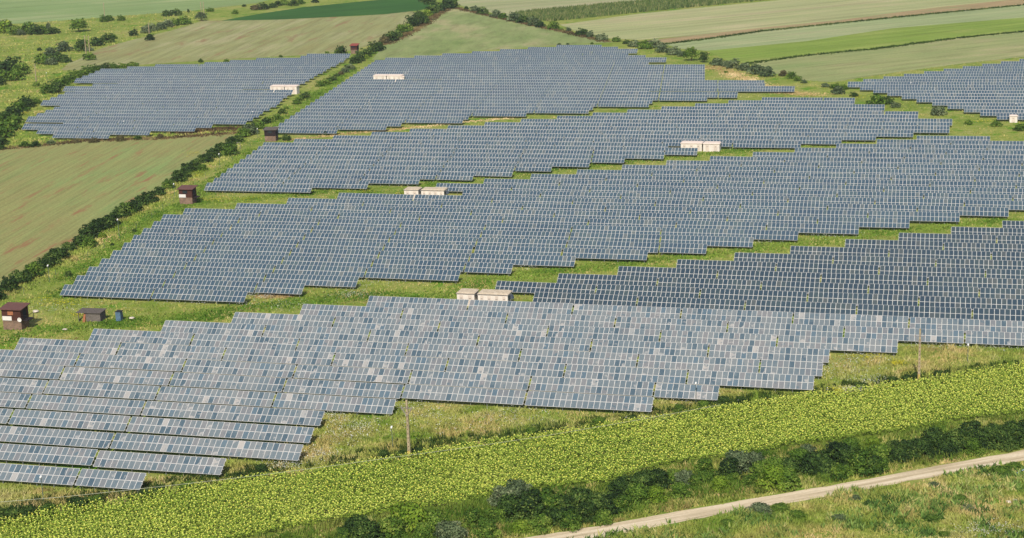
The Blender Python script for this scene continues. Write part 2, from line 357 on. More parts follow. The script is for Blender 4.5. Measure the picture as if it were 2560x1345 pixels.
def glass(name, dusty, gain=1.0):
    m, t, b = newmat(name, 0.3 if not dusty else 0.5, 0.5 if not dusty else 0.35)
    oi = N(t, 'ObjectInfo'); a = N(t, 'Attribute', attribute_name='rnd')
    s = N(t, 'Math', operation='ADD'); t.links.new(oi.outputs['Random'], s.inputs[0]); t.links.new(a.outputs['Fac'], s.inputs[1])
    fr = N(t, 'Math', operation='FRACT'); t.links.new(s.outputs[0], fr.inputs[0])
    if not dusty:
        r = ramp(t, [(0, (0.033 * gain, 0.058 * gain, 0.080 * gain, 1)), (0.5, (0.039 * gain, 0.065 * gain, 0.086 * gain, 1)), (0.9, (0.050 * gain, 0.076 * gain, 0.086 * gain, 1)), (0.97, (0.080 * gain, 0.096 * gain, 0.100 * gain, 1))]); t.links.new(fr.outputs[0], r.inputs[0])
        n = noise(t, 0.05, 2, geo(t)); rn = ramp(t, [(0.3, (0.85, 0.88, 0.92, 1)), (0.7, (1.2, 1.16, 1.1, 1))]); t.links.new(n.outputs[0], rn.inputs[0])
        t.links.new(mixc(t, 1.0, r.outputs[0], rn.outputs[0], 'MULTIPLY'), b.inputs[0])
    else:
        dk = (0.050, 0.078, 0.098, 1); g1 = (0.098, 0.122, 0.134, 1); g2 = (0.122, 0.138, 0.144, 1); g3 = (0.128, 0.133, 0.138, 1); pl = (0.25, 0.24, 0.225, 1)
        r = ramp(t, [(0.0, dk), (0.13, (0.07, 0.105, 0.13, 1)), (0.19, g1), (0.40, g2), (0.58, g3), (0.76, g2), (0.86, g1), (0.975, pl)], 'CONSTANT'); t.links.new(fr.outputs[0], r.inputs[0])
        # streaks of washed-off dirt, different on every module
        tc = N(t, 'TexCoord'); mp = N(t, 'Mapping'); t.links.new(tc.outputs['Object'], mp.inputs[0])
        cx = N(t, 'CombineXYZ'); ml = N(t, 'Math', operation='MULTIPLY'); ml.inputs[1].default_value = 91.0; t.links.new(fr.outputs[0], ml.inputs[0])
        for q in range(3): t.links.new(ml.outputs[0], cx.inputs[q])
        t.links.new(cx.outputs[0], mp.inputs[1])
        n = noise(t, 0.9, 2, mp.outputs[0], 0.5, 0.4)
        r2 = ramp(t, [(0.30, (1, 1, 1, 1)), (0.43, (0, 0, 0, 1))]); t.links.new(n.outputs[0], r2.inputs[0])
        r3 = ramp(t, [(0.64, (0, 0, 0, 1)), (0.74, (1, 1, 1, 1))]); t.links.new(n.outputs[0], r3.inputs[0])
        nw = noise(t, 0.07, 4, geo(t)); rw = ramp(t, [(0.32, (0.78, 0.84, 0.88, 1)), (0.5, (1, 1, 1, 1)), (0.68, (1.12, 1.08, 1.05, 1))]); t.links.new(nw.outputs[0], rw.inputs[0])
        c = mixc(t, r2.outputs[0], r.outputs[0], (0.075, 0.105, 0.122, 1)); c = mixc(t, r3.outputs[0], c, (0.24, 0.235, 0.225, 1))
        t.links.new(mixc(t, 1.0, c, rw.outputs[0], 'MULTIPLY'), b.inputs[0])
    return m
M_clean, M_dusty, M_blue_glass = glass('clean_glass', False), glass('dusty_glass', True), glass('dark_clean_glass', False, .68)
M_frame = plain('aluminium_frame', (0.45, 0.435, 0.41, 1), 0.5, 0.3, 0.0, 0.05, 0.3)
M_steel = plain('galvanised_steel', (0.22, 0.22, 0.22, 1), 0.5, 0.4, 0.3, 0.1, 1.0)

def module_quads(nc, inset=0.042):
    """module grid in table space: frame strips and glass panes, all in the tilted plane, plus edge skirt"""
    V, F, M, T = [], [], [], []
    def q(pts, mi, tn): k = len(V); V.extend(pts); F.append((k, k + 1, k + 2, k + 3)); M.append(mi); T.append(tn)
    pt = lambda x, s, off=0.0: (x, -s * CT - off * ST * 0 + off * -ST, -s * ST + off * CT)
    hs = LS / 2
    for r_ in range(2):
        for c in range(nc):
            x0, x1, s0, s1 = c * CW + 0.01, (c + 1) * CW - 0.01, r_ * hs + 0.01, (r_ + 1) * hs - 0.01
            i = inset; tn = rng.random()
            q([pt(x0 + i, s1 - i), pt(x1 - i, s1 - i), pt(x1 - i, s0 + i), pt(x0 + i, s0 + i)], 1, tn)
            o_ = 0.006
            q([pt(x0, s1, o_), pt(x1, s1, o_), pt(x1 - i, s1 - i, o_), pt(x0 + i, s1 - i, o_)], 0, 0)
            q([pt(x0, s0, o_), pt(x0 + i, s0 + i, o_), pt(x1 - i, s0 + i, o_), pt(x1, s0, o_)], 0, 0)
            q([pt(x0, s0, o_), pt(x0, s1, o_), pt(x0 + i, s1 - i, o_), pt(x0 + i, s0 + i, o_)], 0, 0)
            q([pt(x1, s1, o_), pt(x1, s0, o_), pt(x1 - i, s0 + i, o_), pt(x1 - i, s1 - i, o_)], 0, 0)
            t_ = -0.04
            q([pt(x0, s1, t_), pt(x1, s1, t_), pt(x1, s1, o_), pt(x0, s1, o_)], 0, 0)
            q([pt(x0, s0, t_), pt(x0, s0, o_), pt(x1, s0, o_), pt(x1, s0, t_)], 0, 0)
            q([pt(x0, s0, t_), pt(x1, s0, t_), pt(x1, s1, t_), pt(x0, s1, t_)], 0, 0)
            q([pt(x1, s1, t_), pt(x1, s0, t_), pt(x1, s0, o_), pt(x1, s1, o_)], 0, 0)
            q([pt(x0, s0, t_), pt(x0, s1, t_), pt(x0, s1, o_), pt(x0, s0, o_)], 0, 0)
    return np.array(V), np.array(F), M, T
def one_module(gm):
    V, F, M, T = module_quads(1); k = 10
    V, F, M = V[:k * 4], F[:k], M[:k]
    V = V - np.array([0, 0, 0])
    return mesh_np('solar_module', V, F, 4, None, (M_frame, gm), M)
ME_mod = {True: one_module(M_dusty), False: one_module(M_blue_glass)}
FIELD_ME = {}
def field_mesh(n, dusty):
    k = (n, dusty, rng.integers(3))
    if k not in FIELD_ME:
        V, F, M, T = module_quads(n); FIELD_ME[k] = mesh_np('module_field', V, F, 4, T, (M_frame, M_dusty if dusty else M_clean), M, 'rnd')
    return FIELD_ME[k]
FRAME_ME, RAIL_ME = {}, {}
def frame_mesh(n):
    if n not in FRAME_ME:
        b = MB(); k = max(2, round(n / 3.1) + 1)
        for i in range(k):
            x = 0.6 + (n - 1.2) * i / (k - 1)
            yf, zf = -0.8 * LS * CT, -0.8 * LS * ST - 0.16; yb, zb = -0.25 * LS * CT, -0.25 * LS * ST - 0.16
            b.box(x - .05, x + .05, yf - .05, yf + .05, -ZT, zf); b.box(x - .05, x + .05, yb - .05, yb + .05, -ZT, zb)
            b.bar((x, -0.08 * LS * CT, -0.08 * LS * ST - 0.17), (x, -0.94 * LS * CT, -0.94 * LS * ST - 0.17), .07, .09)
            b.bar((x + .06, yb, zb - 0.75), (x + .06, yf, zf - .1), .05, .05)
        FRAME_ME[n] = b.mesh('support_frame', M_steel)
    return FRAME_ME[n]
def rail_mesh(n):
    if n not in RAIL_ME:
        b = MB(); b.box(-0.13, n + 0.13, -0.035, 0.035, -0.12, -0.05); RAIL_ME[n] = b.mesh('rail', M_frame)
    return RAIL_ME[n]
BLK = {'nearest': 'nearest block', 'middle': 'middle block', 'upper': 'upper block', 'far': 'far block', 'left': 'far left block', 'right': 'far right block'}
NEAR = sorted([d for d in SINGLE if d['blk'] == 'nearest'], key=lambda d: d['y'])
for d in SINGLE:
    dusty = d['blk'] == 'nearest' and d['row'] <= 14
    t = empty('solar_table', (d['x'], d['y'], ZT + rng.normal(0, .03))); t.rotation_euler = (rng.normal(0, .010), rng.normal(0, .0018), rng.normal(0, .0010))
    look = ('dusty grey' if dusty else 'clean dark blue') + ('' if d['n'] >= 20 else ' short')
    pos = ordn(d['k'] + 1) + ' from left in ' if d['nk'] > 1 else 'alone in '
    tag(t, f"{look} solar table, {pos}{ordn(d['row'])} row of the {BLK[d['blk']]}", 'solar table', 'tilted solar tables in long rows')
    fo = bpy.data.objects.new('support_frame', frame_mesh(d['n'])); link(fo, t)
    if d['blk'] == 'nearest':
        for r_ in range(2):
            for c in range(d['n']):
                mo = bpy.data.objects.new('solar_module', ME_mod[dusty]); COL.objects.link(mo); mo.parent = t
                s = r_ * LS / 2; mo.location = (c * CW, -s * CT, -s * ST)
        for s in (0.35, 1.2, 1.95, 2.8):
            ro = bpy.data.objects.new('rail', rail_mesh(d['n'])); COL.objects.link(ro); ro.parent = t
            ro.location = (0, -s * CT, -s * ST)
    else:
        link(bpy.data.objects.new('module_field', field_mesh(d['n'], False)), t)
# the rest of the far tables, one object
Vs, Fs, Ms, Ts, off = [], [], [], [], 0
for d in MASS:
    V, F, M, T = module_quads(d['n'])
    keep = np.array([i for i in range(len(F)) if i % 10 not in (8, 9, 6)]); F2 = F[keep]
    Vs.append(V + np.array([d['x'], d['y'], ZT])); Fs.append(F2 + off); off += len(V)
    Ms.append(np.array(M)[keep]); Ts.append(np.array(T)[keep])
if MASS:
    o = bpy.data.objects.new('solar_tables', mesh_np('solar_tables', np.concatenate(Vs), np.concatenate(Fs), 4, np.concatenate(Ts), (M_frame, M_clean), np.concatenate(Ms), 'rnd'))
    link(o); tag(o, 'distant rows of small blue solar tables in the far blocks', 'solar tables', kind='stuff')
    b = MB()
    for d in MASS:
        for i in range(0, d['n'], 4): b.box(d['x'] + i + .3, d['x'] + i + .4, d['y'] - 1.5, d['y'] - 1.4, 0, ZT - 1.2)
    b.build('support_frame', M_steel, o)

def under_table(p):
    """true where a ground point lies under a table"""
    r = np.zeros(len(p), bool)
    for blk, rn, y, ss in ROWS:
        if not ss: continue
        r |= (p[:, 1] < y + 0.1) & (p[:, 1] > y - 2.6) & (p[:, 0] > ss[0][0]) & (p[:, 0] < ss[-1][0] + ss[-1][1])
    return r

# ------------------------------------------------------------ grass, weeds, sunflowers (nobody could count these)
def vn(p, scale, seed):
    """smooth value noise on the ground, 0..1"""
    g = np.random.default_rng(seed).random((256, 256)); x, y = p[:, 0] / scale + 500, p[:, 1] / scale + 500
    i, j = np.floor(x).astype(int), np.floor(y).astype(int); fx, fy = x - i, y - j; fx = fx * fx * (3 - 2 * fx); fy = fy * fy * (3 - 2 * fy)
    G = lambda a, b: g[a % 256, b % 256]
    return (G(i, j) * (1 - fx) + G(i + 1, j) * fx) * (1 - fy) + (G(i, j + 1) * (1 - fx) + G(i + 1, j + 1) * fx) * fy
def clump(p, s0=2.5, seed=1): return np.clip((.5 * vn(p, s0, seed) + .3 * vn(p, s0 * 3.3, seed + 1) + .2 * vn(p, s0 * .4, seed + 2) - .5) * 2.2 + .5, 0, 1)
def blades(name, pts, hgt, wid, per, mat, label, cat, tint, lean=0.35):
    n = len(pts) * per
    c = np.repeat(pts, per, 0); h = np.repeat(hgt, per) * rng.uniform(.6, 1.15, n); w_ = np.repeat(wid, per) * rng.uniform(.7, 1.2, n)
    c = c + np.stack([rng.normal(0, 1, n) * w_ * 0.9, rng.normal(0, 1, n) * w_ * 0.9, np.zeros(n)], 1)
    a = rng.uniform(0, math.pi, n); dx, dy = np.cos(a) * w_ / 2, np.sin(a) * w_ / 2
    V = np.zeros((n, 3, 3)); V[:, 0] = c + np.stack([-dx, -dy, np.zeros(n)], 1); V[:, 1] = c + np.stack([dx, dy, np.zeros(n)], 1)
    V[:, 2] = c + np.stack([rng.normal(0, lean, n) * h, rng.normal(0, lean, n) * h, h], 1)
    tn = np.clip(np.repeat(tint, per) + rng.normal(0, .13, n), 0.01, .99)
    o = bpy.data.objects.new(name, mesh_np(name, V.reshape(-1, 3), np.arange(n * 3).reshape(-1, 3), 3, tn, (mat,)))
    link(o); tag(o, label, cat, kind='stuff'); return o
G_cols = [(0.0, S(62, 90, 26, .9)), (0.3, S(108, 132, 46, .95)), (0.5, S(144, 156, 68, .95)), (0.72, S(178, 172, 100, 1)), (1.0, S(204, 188, 144, 1))]
G_world = [(0.3, S(88, 124, 36, .95)), (0.42, S(126, 144, 56, .95)), (0.52, S(162, 158, 84, .95)), (0.62, S(188, 158, 108, .95))]
M_grass = leafmat('grass_blades', G_cols, 0.09, G_world)
allf = [p for k, v in FIELDS.items() for p in v]
def scatter(n, box, polys_in=None, avoid=allf, tables=True):
    xy = np.stack([rng.uniform(box[0], box[2], n), rng.uniform(box[1], box[3], n)], 1)
    k = np.ones(n, bool)
    if polys_in:
        k = np.zeros(n, bool)
        for p in polys_in: k |= inside(xy, p)
    for p in avoid: k &= ~inside(xy, p)
    xy = xy[k]; g = at_many(xy)
    if tables: g = g[~under_table(g)]
    return g
FRONT = [(-60, 1180), (400, 1190), (600, 1150), (830, 1000), (1640, 1000), (1810, 960), (2060, 940), (2250, 870), (2620, 850), (2620, 1420), (-60, 1420)]
p = scatter(85000, (-60, 850, 2620, 1420), [FRONT])
d_ = np.linalg.norm(p - CAM, axis=1)
c_ = clump(p)
blades('meadow_grass', p, (.25 + .75 * clump(p, 2.0, 9)) * rng.uniform(.7, 1.1, len(p)), rng.uniform(.12, .26, len(p)), 4, M_grass, 'long green and straw grass around the nearest tables and road', 'grass', np.clip(.12 + .8 * c_, 0, 1), .5)
p = scatter(90000, (-30, 120, 2590, 1180), [[(-30, 640), (690, 130), (2590, 60), (2590, 960), (600, 1180), (-30, 1180)]])
blades('strip_grass', p, rng.uniform(.25, .6, len(p)), rng.uniform(.15, .35, len(p)), 3, M_grass, 'green grass on the strips between the solar blocks', 'grass', np.clip(.15 + .7 * clump(p, 3.5, 21), 0, 1))
p = scatter(26000, (-40, -20, 1000, 420), [[(-40, 60), (500, 20), (505, 55), (330, 100), (60, 175), (-40, 230)], [(-40, 180), (60, 165), (200, 140), (250, 172), (60, 330), (140, 345), (600, 325), (420, 345), (-40, 375)]])
blades('rough_grass', p, rng.uniform(.4, .9, len(p)), rng.uniform(.5, .9, len(p)), 2, M_grass, 'rough tall grass on the far left waste ground', 'grass', np.clip(.1 + .7 * clump(p, 6, 31), 0, 1))
M_lush = leafmat('lush_grass', [(0, S(66, 98, 28, .9)), (.5, S(94, 126, 40, .9)), (1, S(130, 150, 62, .9))], .2)
M_straw = leafmat('straw', [(0, S(150, 130, 84, 1)), (.5, S(192, 164, 116, 1)), (1, S(214, 190, 146, 1))])
BM_SLOPE = leafmat('slope_weeds', [(0, S(56, 84, 34, .9)), (.4, S(94, 124, 54, .95)), (.75, S(134, 150, 78, 1)), (1, S(178, 164, 108, 1))], 0.3)
M_brownweed = leafmat('brown_weeds', [(0, S(70, 60, 40)), (.4, S(112, 92, 62)), (.75, S(140, 120, 80)), (1, S(168, 152, 104))])
# darker tall weeds along the margin above the sunflowers
MARG = [(-60, 1255), (0, 1262), (230, 1232), (430, 1200), (600, 1172), (800, 1150), (1000, 1112), (1245, 1080), (1418, 1055), (1616, 1028), (1858, 990), (2105, 958), (2303, 930), (2620, 895),
        (2620, 914), (2303, 956), (2105, 986), (1858, 1020), (1616, 1055), (1418, 1085), (1245, 1110), (1022, 1146), (800, 1183), (623, 1202), (431, 1236), (268, 1265), (0, 1301), (-60, 1312)]
M_weed = leafmat('dark_weeds', [(0, S(30, 48, 18)), (.4, S(52, 76, 26)), (.75, S(84, 108, 42)), (1, S(134, 132, 76))], 0.2, [(.35, S(38, 60, 20)), (.55, S(70, 96, 34)), (.7, S(116, 122, 60))])
p = scatter(24000, (-60, 880, 2620, 1315), [MARG], [])
blades('tall_weeds', p, (.45 + .8 * clump(p, 2.0, 81)) * rng.uniform(.7, 1.1, len(p)), rng.uniform(.16, .36, len(p)), 6, M_weed, 'band of dark green weeds edging the sunflower crop', 'weeds', rng.uniform(.1, .8, len(p)))
BELT = [(640, 1346), (800, 1316), (973, 1290), (1146, 1268), (1235, 1244), (1393, 1220), (1517, 1214), (1660, 1168), (1808, 1155), (1957, 1125), (2105, 1105), (2253, 1085), (2402, 1056), (2560, 1041), (2640, 1030),
        (2640, 1105), (2560, 1120), (2303, 1166), (2105, 1202), (1882, 1239), (1700, 1270), (1500, 1306), (1340, 1333), (1200, 1360), (700, 1400)]
p = scatter(34000, (600, 1000, 2640, 1400), [BELT], [])
blades('scrub_weeds', p, (.35 + 1.1 * clump(p, 2.2, 41)) * rng.uniform(.7, 1.1, len(p)), rng.uniform(.16, .36, len(p)), 5, leafmat('scrub_greens', [(0, S(50, 78, 22)), (.4, S(86, 114, 38, .8)), (.75, S(120, 140, 54, .8)), (1, S(170, 164, 90, .85))], 0.16, [(.35, S(70, 102, 28, .85)), (.5, S(94, 124, 40, .85)), (.62, S(142, 148, 68, .85)), (.78, S(172, 148, 92, .85))]),
       'tangled green weeds filling the ground between the roadside bushes', 'weeds', np.clip(.1 + .8 * clump(p, 1.8, 51), 0, 1))
# leafy weed clumps on the slope below the road
p = scatter(9000, (900, 1100, 2620, 1420), [ROAD_B + [(2760, 1500), (900, 1500)]], [])
p = p[clump(p, 4.0, 61) > .5]
blades('weed_clumps', p, (.4 + .7 * clump(p, 1.6, 62)), rng.uniform(.25, .5, len(p)), 6, BM_SLOPE, 'darker leafy weeds clumped over the slope below the road', 'weeds', np.clip(.1 + .8 * clump(p, 1.2, 63), 0, 1), .5)
def edge(name, line, wd, n, hh, mat, label):
    q = []
    for (x0, y0), (x1, y1) in zip(line[:-1], line[1:]):
        a, c = at(x0, y0), at(x1, y1); u = rng.random(max(2, int(n * np.linalg.norm(c - a)))); q.append(a + np.outer(u, c - a))
    q = np.concatenate(q); q[:, :2] += rng.normal(0, wd, (len(q), 2)); q[:, 2] = 0
    blades(name, q, rng.uniform(.5, 1, len(q)) * hh, rng.uniform(.3, .8, len(q)), 3, mat, label, 'weeds', np.clip(.1 + .8 * clump(q, 5, 71), 0, 1))
edge('lush_grass', [(0, 858), (60, 838), (180, 818), (300, 812), (420, 795), (600, 774), (760, 754), (930, 738), (1100, 752), (1180, 712), (1240, 697), (1390, 680), (1540, 663), (1690, 645), (1830, 628), (1980, 611), (2110, 595), (2240, 580), (2370, 564), (2500, 549)], 2.0, 26, .4, M_lush, 'lush green strip along the left ends of the nearest rows')
edge('lush_grass', [(160, 700), (250, 640), (330, 582), (400, 530), (460, 512), (600, 500), (730, 488), (860, 476), (980, 492), (1110, 452), (1220, 438), (1330, 428), (1560, 406), (1670, 394), (1780, 384), (1990, 364), (2190, 344)], 1.8, 22, .35, M_lush, 'lush green strip along the left ends of the middle rows')
edge('lush_grass', [(240, 812), (330, 806), (460, 800), (560, 790)], 1.6, 60, .35, M_lush, 'lush mown grass in front of the grey shed')
edge('lush_grass', [(690, 318), (740, 280), (800, 235), (850, 195), (880, 170)], 2.2, 14, .5, M_lush, 'lush grass strip between the two far blocks')
edge('lush_grass', [(150, 745), (260, 660), (380, 570), (480, 500), (560, 440), (640, 370)], 2.0, 14, .5, M_lush, 'lush grass beside the left ends of the middle block')
edge('straw_patch', [(648, 742), (690, 741), (722, 740)], .7, 60, .4, M_straw, 'straw coloured dry patch below the middle block')
edge('straw_patch', [(720, 350), (780, 345), (860, 335), (980, 325), (1100, 312), (1300, 292)], 1.2, 8, .4, M_straw, 'straw coloured grass between the two upper blocks')
edge('straw_patch', [(1780, 165), (1830, 185), (1880, 205), (1960, 232), (2050, 238)], 2.6, 14, .4, M_straw, 'straw coloured slope at the right end of the far block')
edge('field_edge_weeds', [(1650, 112), (1760, 99), (1900, 79), (2200, 48), (2560, 13), (2620, 6)], .9, 6, 1.0, M_weed, 'dark weedy edge below the dry brown strip at top right')
edge('field_edge_weeds', [(1870, 159), (2017, 139), (2195, 122), (2409, 94), (2560, 79), (2620, 72)], 1.0, 6, .9, M_weed, 'dark weedy edge below the bright green strip')
edge('field_edge_weeds', [(0, 374), (200, 353), (420, 345), (560, 335), (600, 334)], 1.6, 10, .8, M_brownweed, 'brown dry weeds along the upper edge of the mown field')
edge('field_edge_weeds', [(455, 332), (520, 326), (590, 322)], 1.8, 30, 1.0, M_brownweed, 'reddish brown weed patch below the far left block')
edge('field_edge_weeds', [(962, 112), (1010, 90), (1060, 62), (1095, 36), (1130, 18)], 1.6, 8, .8, M_brownweed, 'brown dry weeds beside the hedge climbing to the far corner')
edge('field_edge_weeds', [(1140, 20), (1240, 43), (1330, 63), (1420, 82), (1520, 105)], 1.4, 8, .8, M_brownweed, 'brown dry weeds under the hedge along the triangular meadow')
edge('field_edge_weeds', [(20, 738), (90, 698), (170, 650), (260, 590), (340, 536), (430, 475), (520, 412), (600, 352)], 1.6, 9, .7, M_grass, 'straw grass along the foot of the long hedge')

def flecks(name, pts, zr, size, per, mat, label, cat, spread):
    n = len(pts) * per; c = np.repeat(pts, per, 0) + np.stack([rng.normal(0, spread, n), rng.normal(0, spread, n), rng.uniform(zr[0], zr[1], n)], 1)
    s = size * rng.uniform(.6, 1.3, n); a = rng.uniform(0, 6.28, n)
    u = np.stack([np.cos(a) * s, np.sin(a) * s, rng.normal(0, .3, n) * s], 1) / 2; v = np.stack([-np.sin(a) * s, np.cos(a) * s, rng.normal(0, .3, n) * s], 1) / 2
    V = np.stack([c - u, c - v, c + u, c + v], 1).reshape(-1, 3)
    o = bpy.data.objects.new(name, mesh_np(name, V, np.arange(n * 4).reshape(-1, 4), 4, rng.random(n), (mat,)))
    link(o); tag(o, label, cat, kind='stuff')
def patches(centres, k, n=60):
    out = []
    for x, y, rx, ry in centres:
        out.append(at_many(np.stack([rng.normal(x, rx, n), rng.normal(y, ry, n)], 1)))
    return np.concatenate(out)
WH = [(840, 1052, 22, 12), (860, 1090, 22, 14), (800, 1142, 26, 8), (905, 1075, 20, 14), (700, 1168, 30, 6), (1040, 1050, 60, 22), (1150, 1060, 70, 20), (1290, 1045, 60, 12), (1000, 1020, 60, 8), (2150, 900, 40, 10), (2110, 930, 40, 14), (2180, 955, 30, 6), (2330, 868, 60, 6), (2500, 872, 40, 6), (1630, 1054, 30, 4), (2130, 980, 20, 3),
      (860, 715, 40, 7), (960, 706, 60, 6), (880, 740, 30, 5), (700, 765, 60, 8), (500, 757, 60, 4), (640, 745, 30, 4), (1240, 655, 40, 6), (1330, 668, 40, 5), (1650, 628, 30, 5), (1880, 606, 40, 4), (2080, 590, 40, 5), (180, 775, 60, 8), (1700, 1000, 50, 6), (2480, 1330, 40, 10)]
M_white = plain('white_petals', S(214, 214, 196), 0.8, 0.1, 0, .1)
flecks('white_wildflowers', patches(WH, 1, 130), (.35, .8), .16, 2, M_white, 'drifts of tiny white wildflowers in the long grass', 'wildflowers', .35)
YE = [(2245, 912, 8, 3), (2170, 895, 30, 3), (130, 755, 40, 6), (170, 760, 30, 4), (200, 790, 10, 3), (800, 335, 20, 1.5), (570, 312, 18, 2), (2150, 245, 16, 3), (2240, 242, 12, 2), (2460, 305, 14, 1.5), (150, 196, 10, 2), (60, 285, 8, 1.5), (2100, 980, 20, 3), (900, 480, 40, 3), (650, 512, 60, 4), (530, 500, 20, 3), (480, 385, 15, 4), (615, 500, 30, 3), (1020, 487, 20, 2), (2070, 355, 25, 1.2), (500, 440, 10, 6)]
M_yel = plain('yellow_petals', S(196, 186, 44), 0.8, 0.1, 0, .1)
flecks('yellow_wildflowers', patches(YE, 1, 110), (.3, .6), .2, 2, M_yel, 'small clumps of yellow wildflowers in the grass', 'wildflowers', .4)

def sunflowers():
    c0 = at(1300, 1180); n = 30000
    u = np.array([math.cos(RD), math.sin(RD)]); v = np.array([-u[1], u[0]])
    i, j = np.meshgrid(np.arange(-215, 215), np.arange(-66, 66)); i = i.ravel() * 0.55; j = j.ravel() * 0.66
    xy = c0[:2] + np.outer(i, u) + np.outer(j, v) + rng.normal(0, .09, (len(i), 2))
    q = np.concatenate([xy, np.zeros((len(xy), 1))], 1)
    vv = (q - CAM) @ RW.T; px = np.stack([1280 - FPX * vv[:, 0] / vv[:, 2], 672.5 + FPX * vv[:, 1] / vv[:, 2]], 1)
    k = inside(px, SUNF) & (px[:, 0] > -40) & (px[:, 0] < 2600) & (px[:, 1] < 1420) & (rng.random(len(q)) > .05); q = q[k]
    n = len(q); H = rng.normal(1.25, .13, n) + 0.18 * np.sin(q[:, 0] * .31) * np.sin(q[:, 1] * .27); print('sunflowers', n)
    V, T = [], []
    for l in range(11):
        a = rng.uniform(0, 6.28, n); z = H * rng.uniform(.45, 1.0, n); rad = rng.uniform(.08, .30, n); s = rng.uniform(.17, .28, n)
        c = q + np.stack([np.cos(a) * rad, np.sin(a) * rad, z], 1); dr = rng.uniform(-.35, .45, n)
        e1 = np.stack([np.cos(a), np.sin(a), -dr], 1) * (s * .6)[:, None]; e2 = np.stack([-np.sin(a), np.cos(a), rng.normal(0, .25, n)], 1) * (s * .5)[:, None]
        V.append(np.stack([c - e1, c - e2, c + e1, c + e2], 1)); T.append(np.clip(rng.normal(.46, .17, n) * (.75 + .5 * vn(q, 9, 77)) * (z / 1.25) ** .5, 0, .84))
    # heads nod towards the sun side
    a = rng.normal(-1.5, .5, n); s = rng.uniform(.05, .12, n); nrm = np.stack([np.cos(a) * .7, np.sin(a) * .7, np.full(n, .7)], 1)
    e1 = np.cross(nrm, [0, 0, 1.0]); e1 /= np.linalg.norm(e1, axis=1)[:, None]; e2 = np.cross(nrm, e1)
    c = q + np.stack([np.zeros(n), np.zeros(n), H + .04], 1)
    for k_ in (0, 1):
        e1b = e1 * math.cos(.78 * k_) + e2 * math.sin(.78 * k_); e2b = e2 * math.cos(.78 * k_) - e1 * math.sin(.78 * k_)
        cc = c + nrm * .01 * k_
        V.append(np.stack([cc - e1b * s[:, None], cc - e2b * s[:, None], cc + e1b * s[:, None], cc + e2b * s[:, None]], 1)); T.append(rng.uniform(.88, 1, n))
    V = np.concatenate(V).reshape(-1, 3); T = np.concatenate(T)
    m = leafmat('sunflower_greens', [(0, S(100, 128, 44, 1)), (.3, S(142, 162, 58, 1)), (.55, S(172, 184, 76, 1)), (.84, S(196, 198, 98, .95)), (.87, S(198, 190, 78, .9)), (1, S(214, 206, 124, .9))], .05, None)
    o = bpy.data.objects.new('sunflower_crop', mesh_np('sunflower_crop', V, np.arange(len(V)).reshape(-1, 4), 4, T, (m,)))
    link(o); tag(o, 'long curving band of yellow green sunflowers above the road bushes', 'sunflowers', kind='stuff')
sunflowers()

# ------------------------------------------------------------ bushes and trees
def foliage(seed, n, leaf, lobes=6, flat=0.8, tall=1.0, spread=0.55):
    """leaf quads on the skins of several lobes: uneven outline, gaps, light and dark clumps; unit radius, base at z 0"""
    r = np.random.default_rng(seed); L = []
    for i in range(lobes):
        a = r.uniform(0, 6.28); d = r.uniform(0, spread) if i else 0; rad = r.uniform(.32, .55) if i else .6
        L.append((math.cos(a) * d, math.sin(a) * d, (rad * .55 + r.uniform(0, .35)) * tall, rad))
    for i in range(lobes * 2):
        b = L[r.integers(lobes)]; a = r.uniform(0, 6.28); e = r.uniform(-.2, 1.2); rad = r.uniform(.12, .24)
        L.append((b[0] + math.cos(a) * math.cos(e) * b[3] * .95, b[1] + math.sin(a) * math.cos(e) * b[3] * .95, b[2] + math.sin(e) * b[3] * .95 * tall, rad))
    for i in range(7):
        a = i * .9 + r.uniform(0, .5); L.append((math.cos(a) * spread * 1.1, math.sin(a) * spread * 1.1, .18, r.uniform(.26, .4)))
    L = np.array(L); wgt = L[:, 3] ** 2; wgt /= wgt.sum(); k = r.choice(len(L), n, p=wgt)
    d = r.normal(0, 1, (n, 3)); d /= np.linalg.norm(d, axis=1)[:, None]; d[:, 2] = np.where(d[:, 2] < -.4, -d[:, 2], d[:, 2])
    rad = L[k, 3] * r.uniform(.72, 1.07, n)
    c = L[k, :3] + d * rad[:, None] * np.array([1, 1, flat * tall]); c[:, 2] = np.abs(c[:, 2]) + .02
    nn = d + r.normal(0, .38, (n, 3)); nn /= np.linalg.norm(nn, axis=1)[:, None]
    e1 = np.cross(nn, r.normal(0, 1, (n, 3))); e1 /= np.linalg.norm(e1, axis=1)[:, None]; e2 = np.cross(nn, e1)
    s = leaf * r.uniform(.6, 1.3, n); e1 *= (s * .5)[:, None]; e2 *= (s * .36)[:, None]
    lt = r.uniform(0, 1, len(L))[k]
    V = np.stack([c - e1, c - e2, c + e1, c + e2], 1).reshape(-1, 3)
    return V, np.clip(.5 * lt + .5 * r.random(n), 0, 1)
BW = {'dark': [(0, S(26, 46, 26)), (.35, S(46, 70, 32)), (.7, S(78, 106, 44)), (1, S(128, 146, 70))],
      'mid': [(0, S(42, 70, 24)), (.35, S(74, 106, 36)), (.7, S(112, 142, 50)), (1, S(158, 172, 80))],
      'grey': [(0, S(50, 68, 46)), (.35, S(84, 102, 68)), (.7, S(118, 134, 92)), (1, S(158, 164, 122))],
      'bright': [(0, S(62, 92, 22)), (.35, S(104, 136, 36)), (.7, S(138, 162, 54)), (1, S(176, 182, 78))],
      'brown': [(0, S(60, 56, 36)), (.4, S(96, 90, 58)), (.75, S(122, 114, 74)), (1, S(146, 136, 90))]}
BM = {k: leafmat(k + '_leaves', v) for k, v in BW.items()}
PROTO = {}
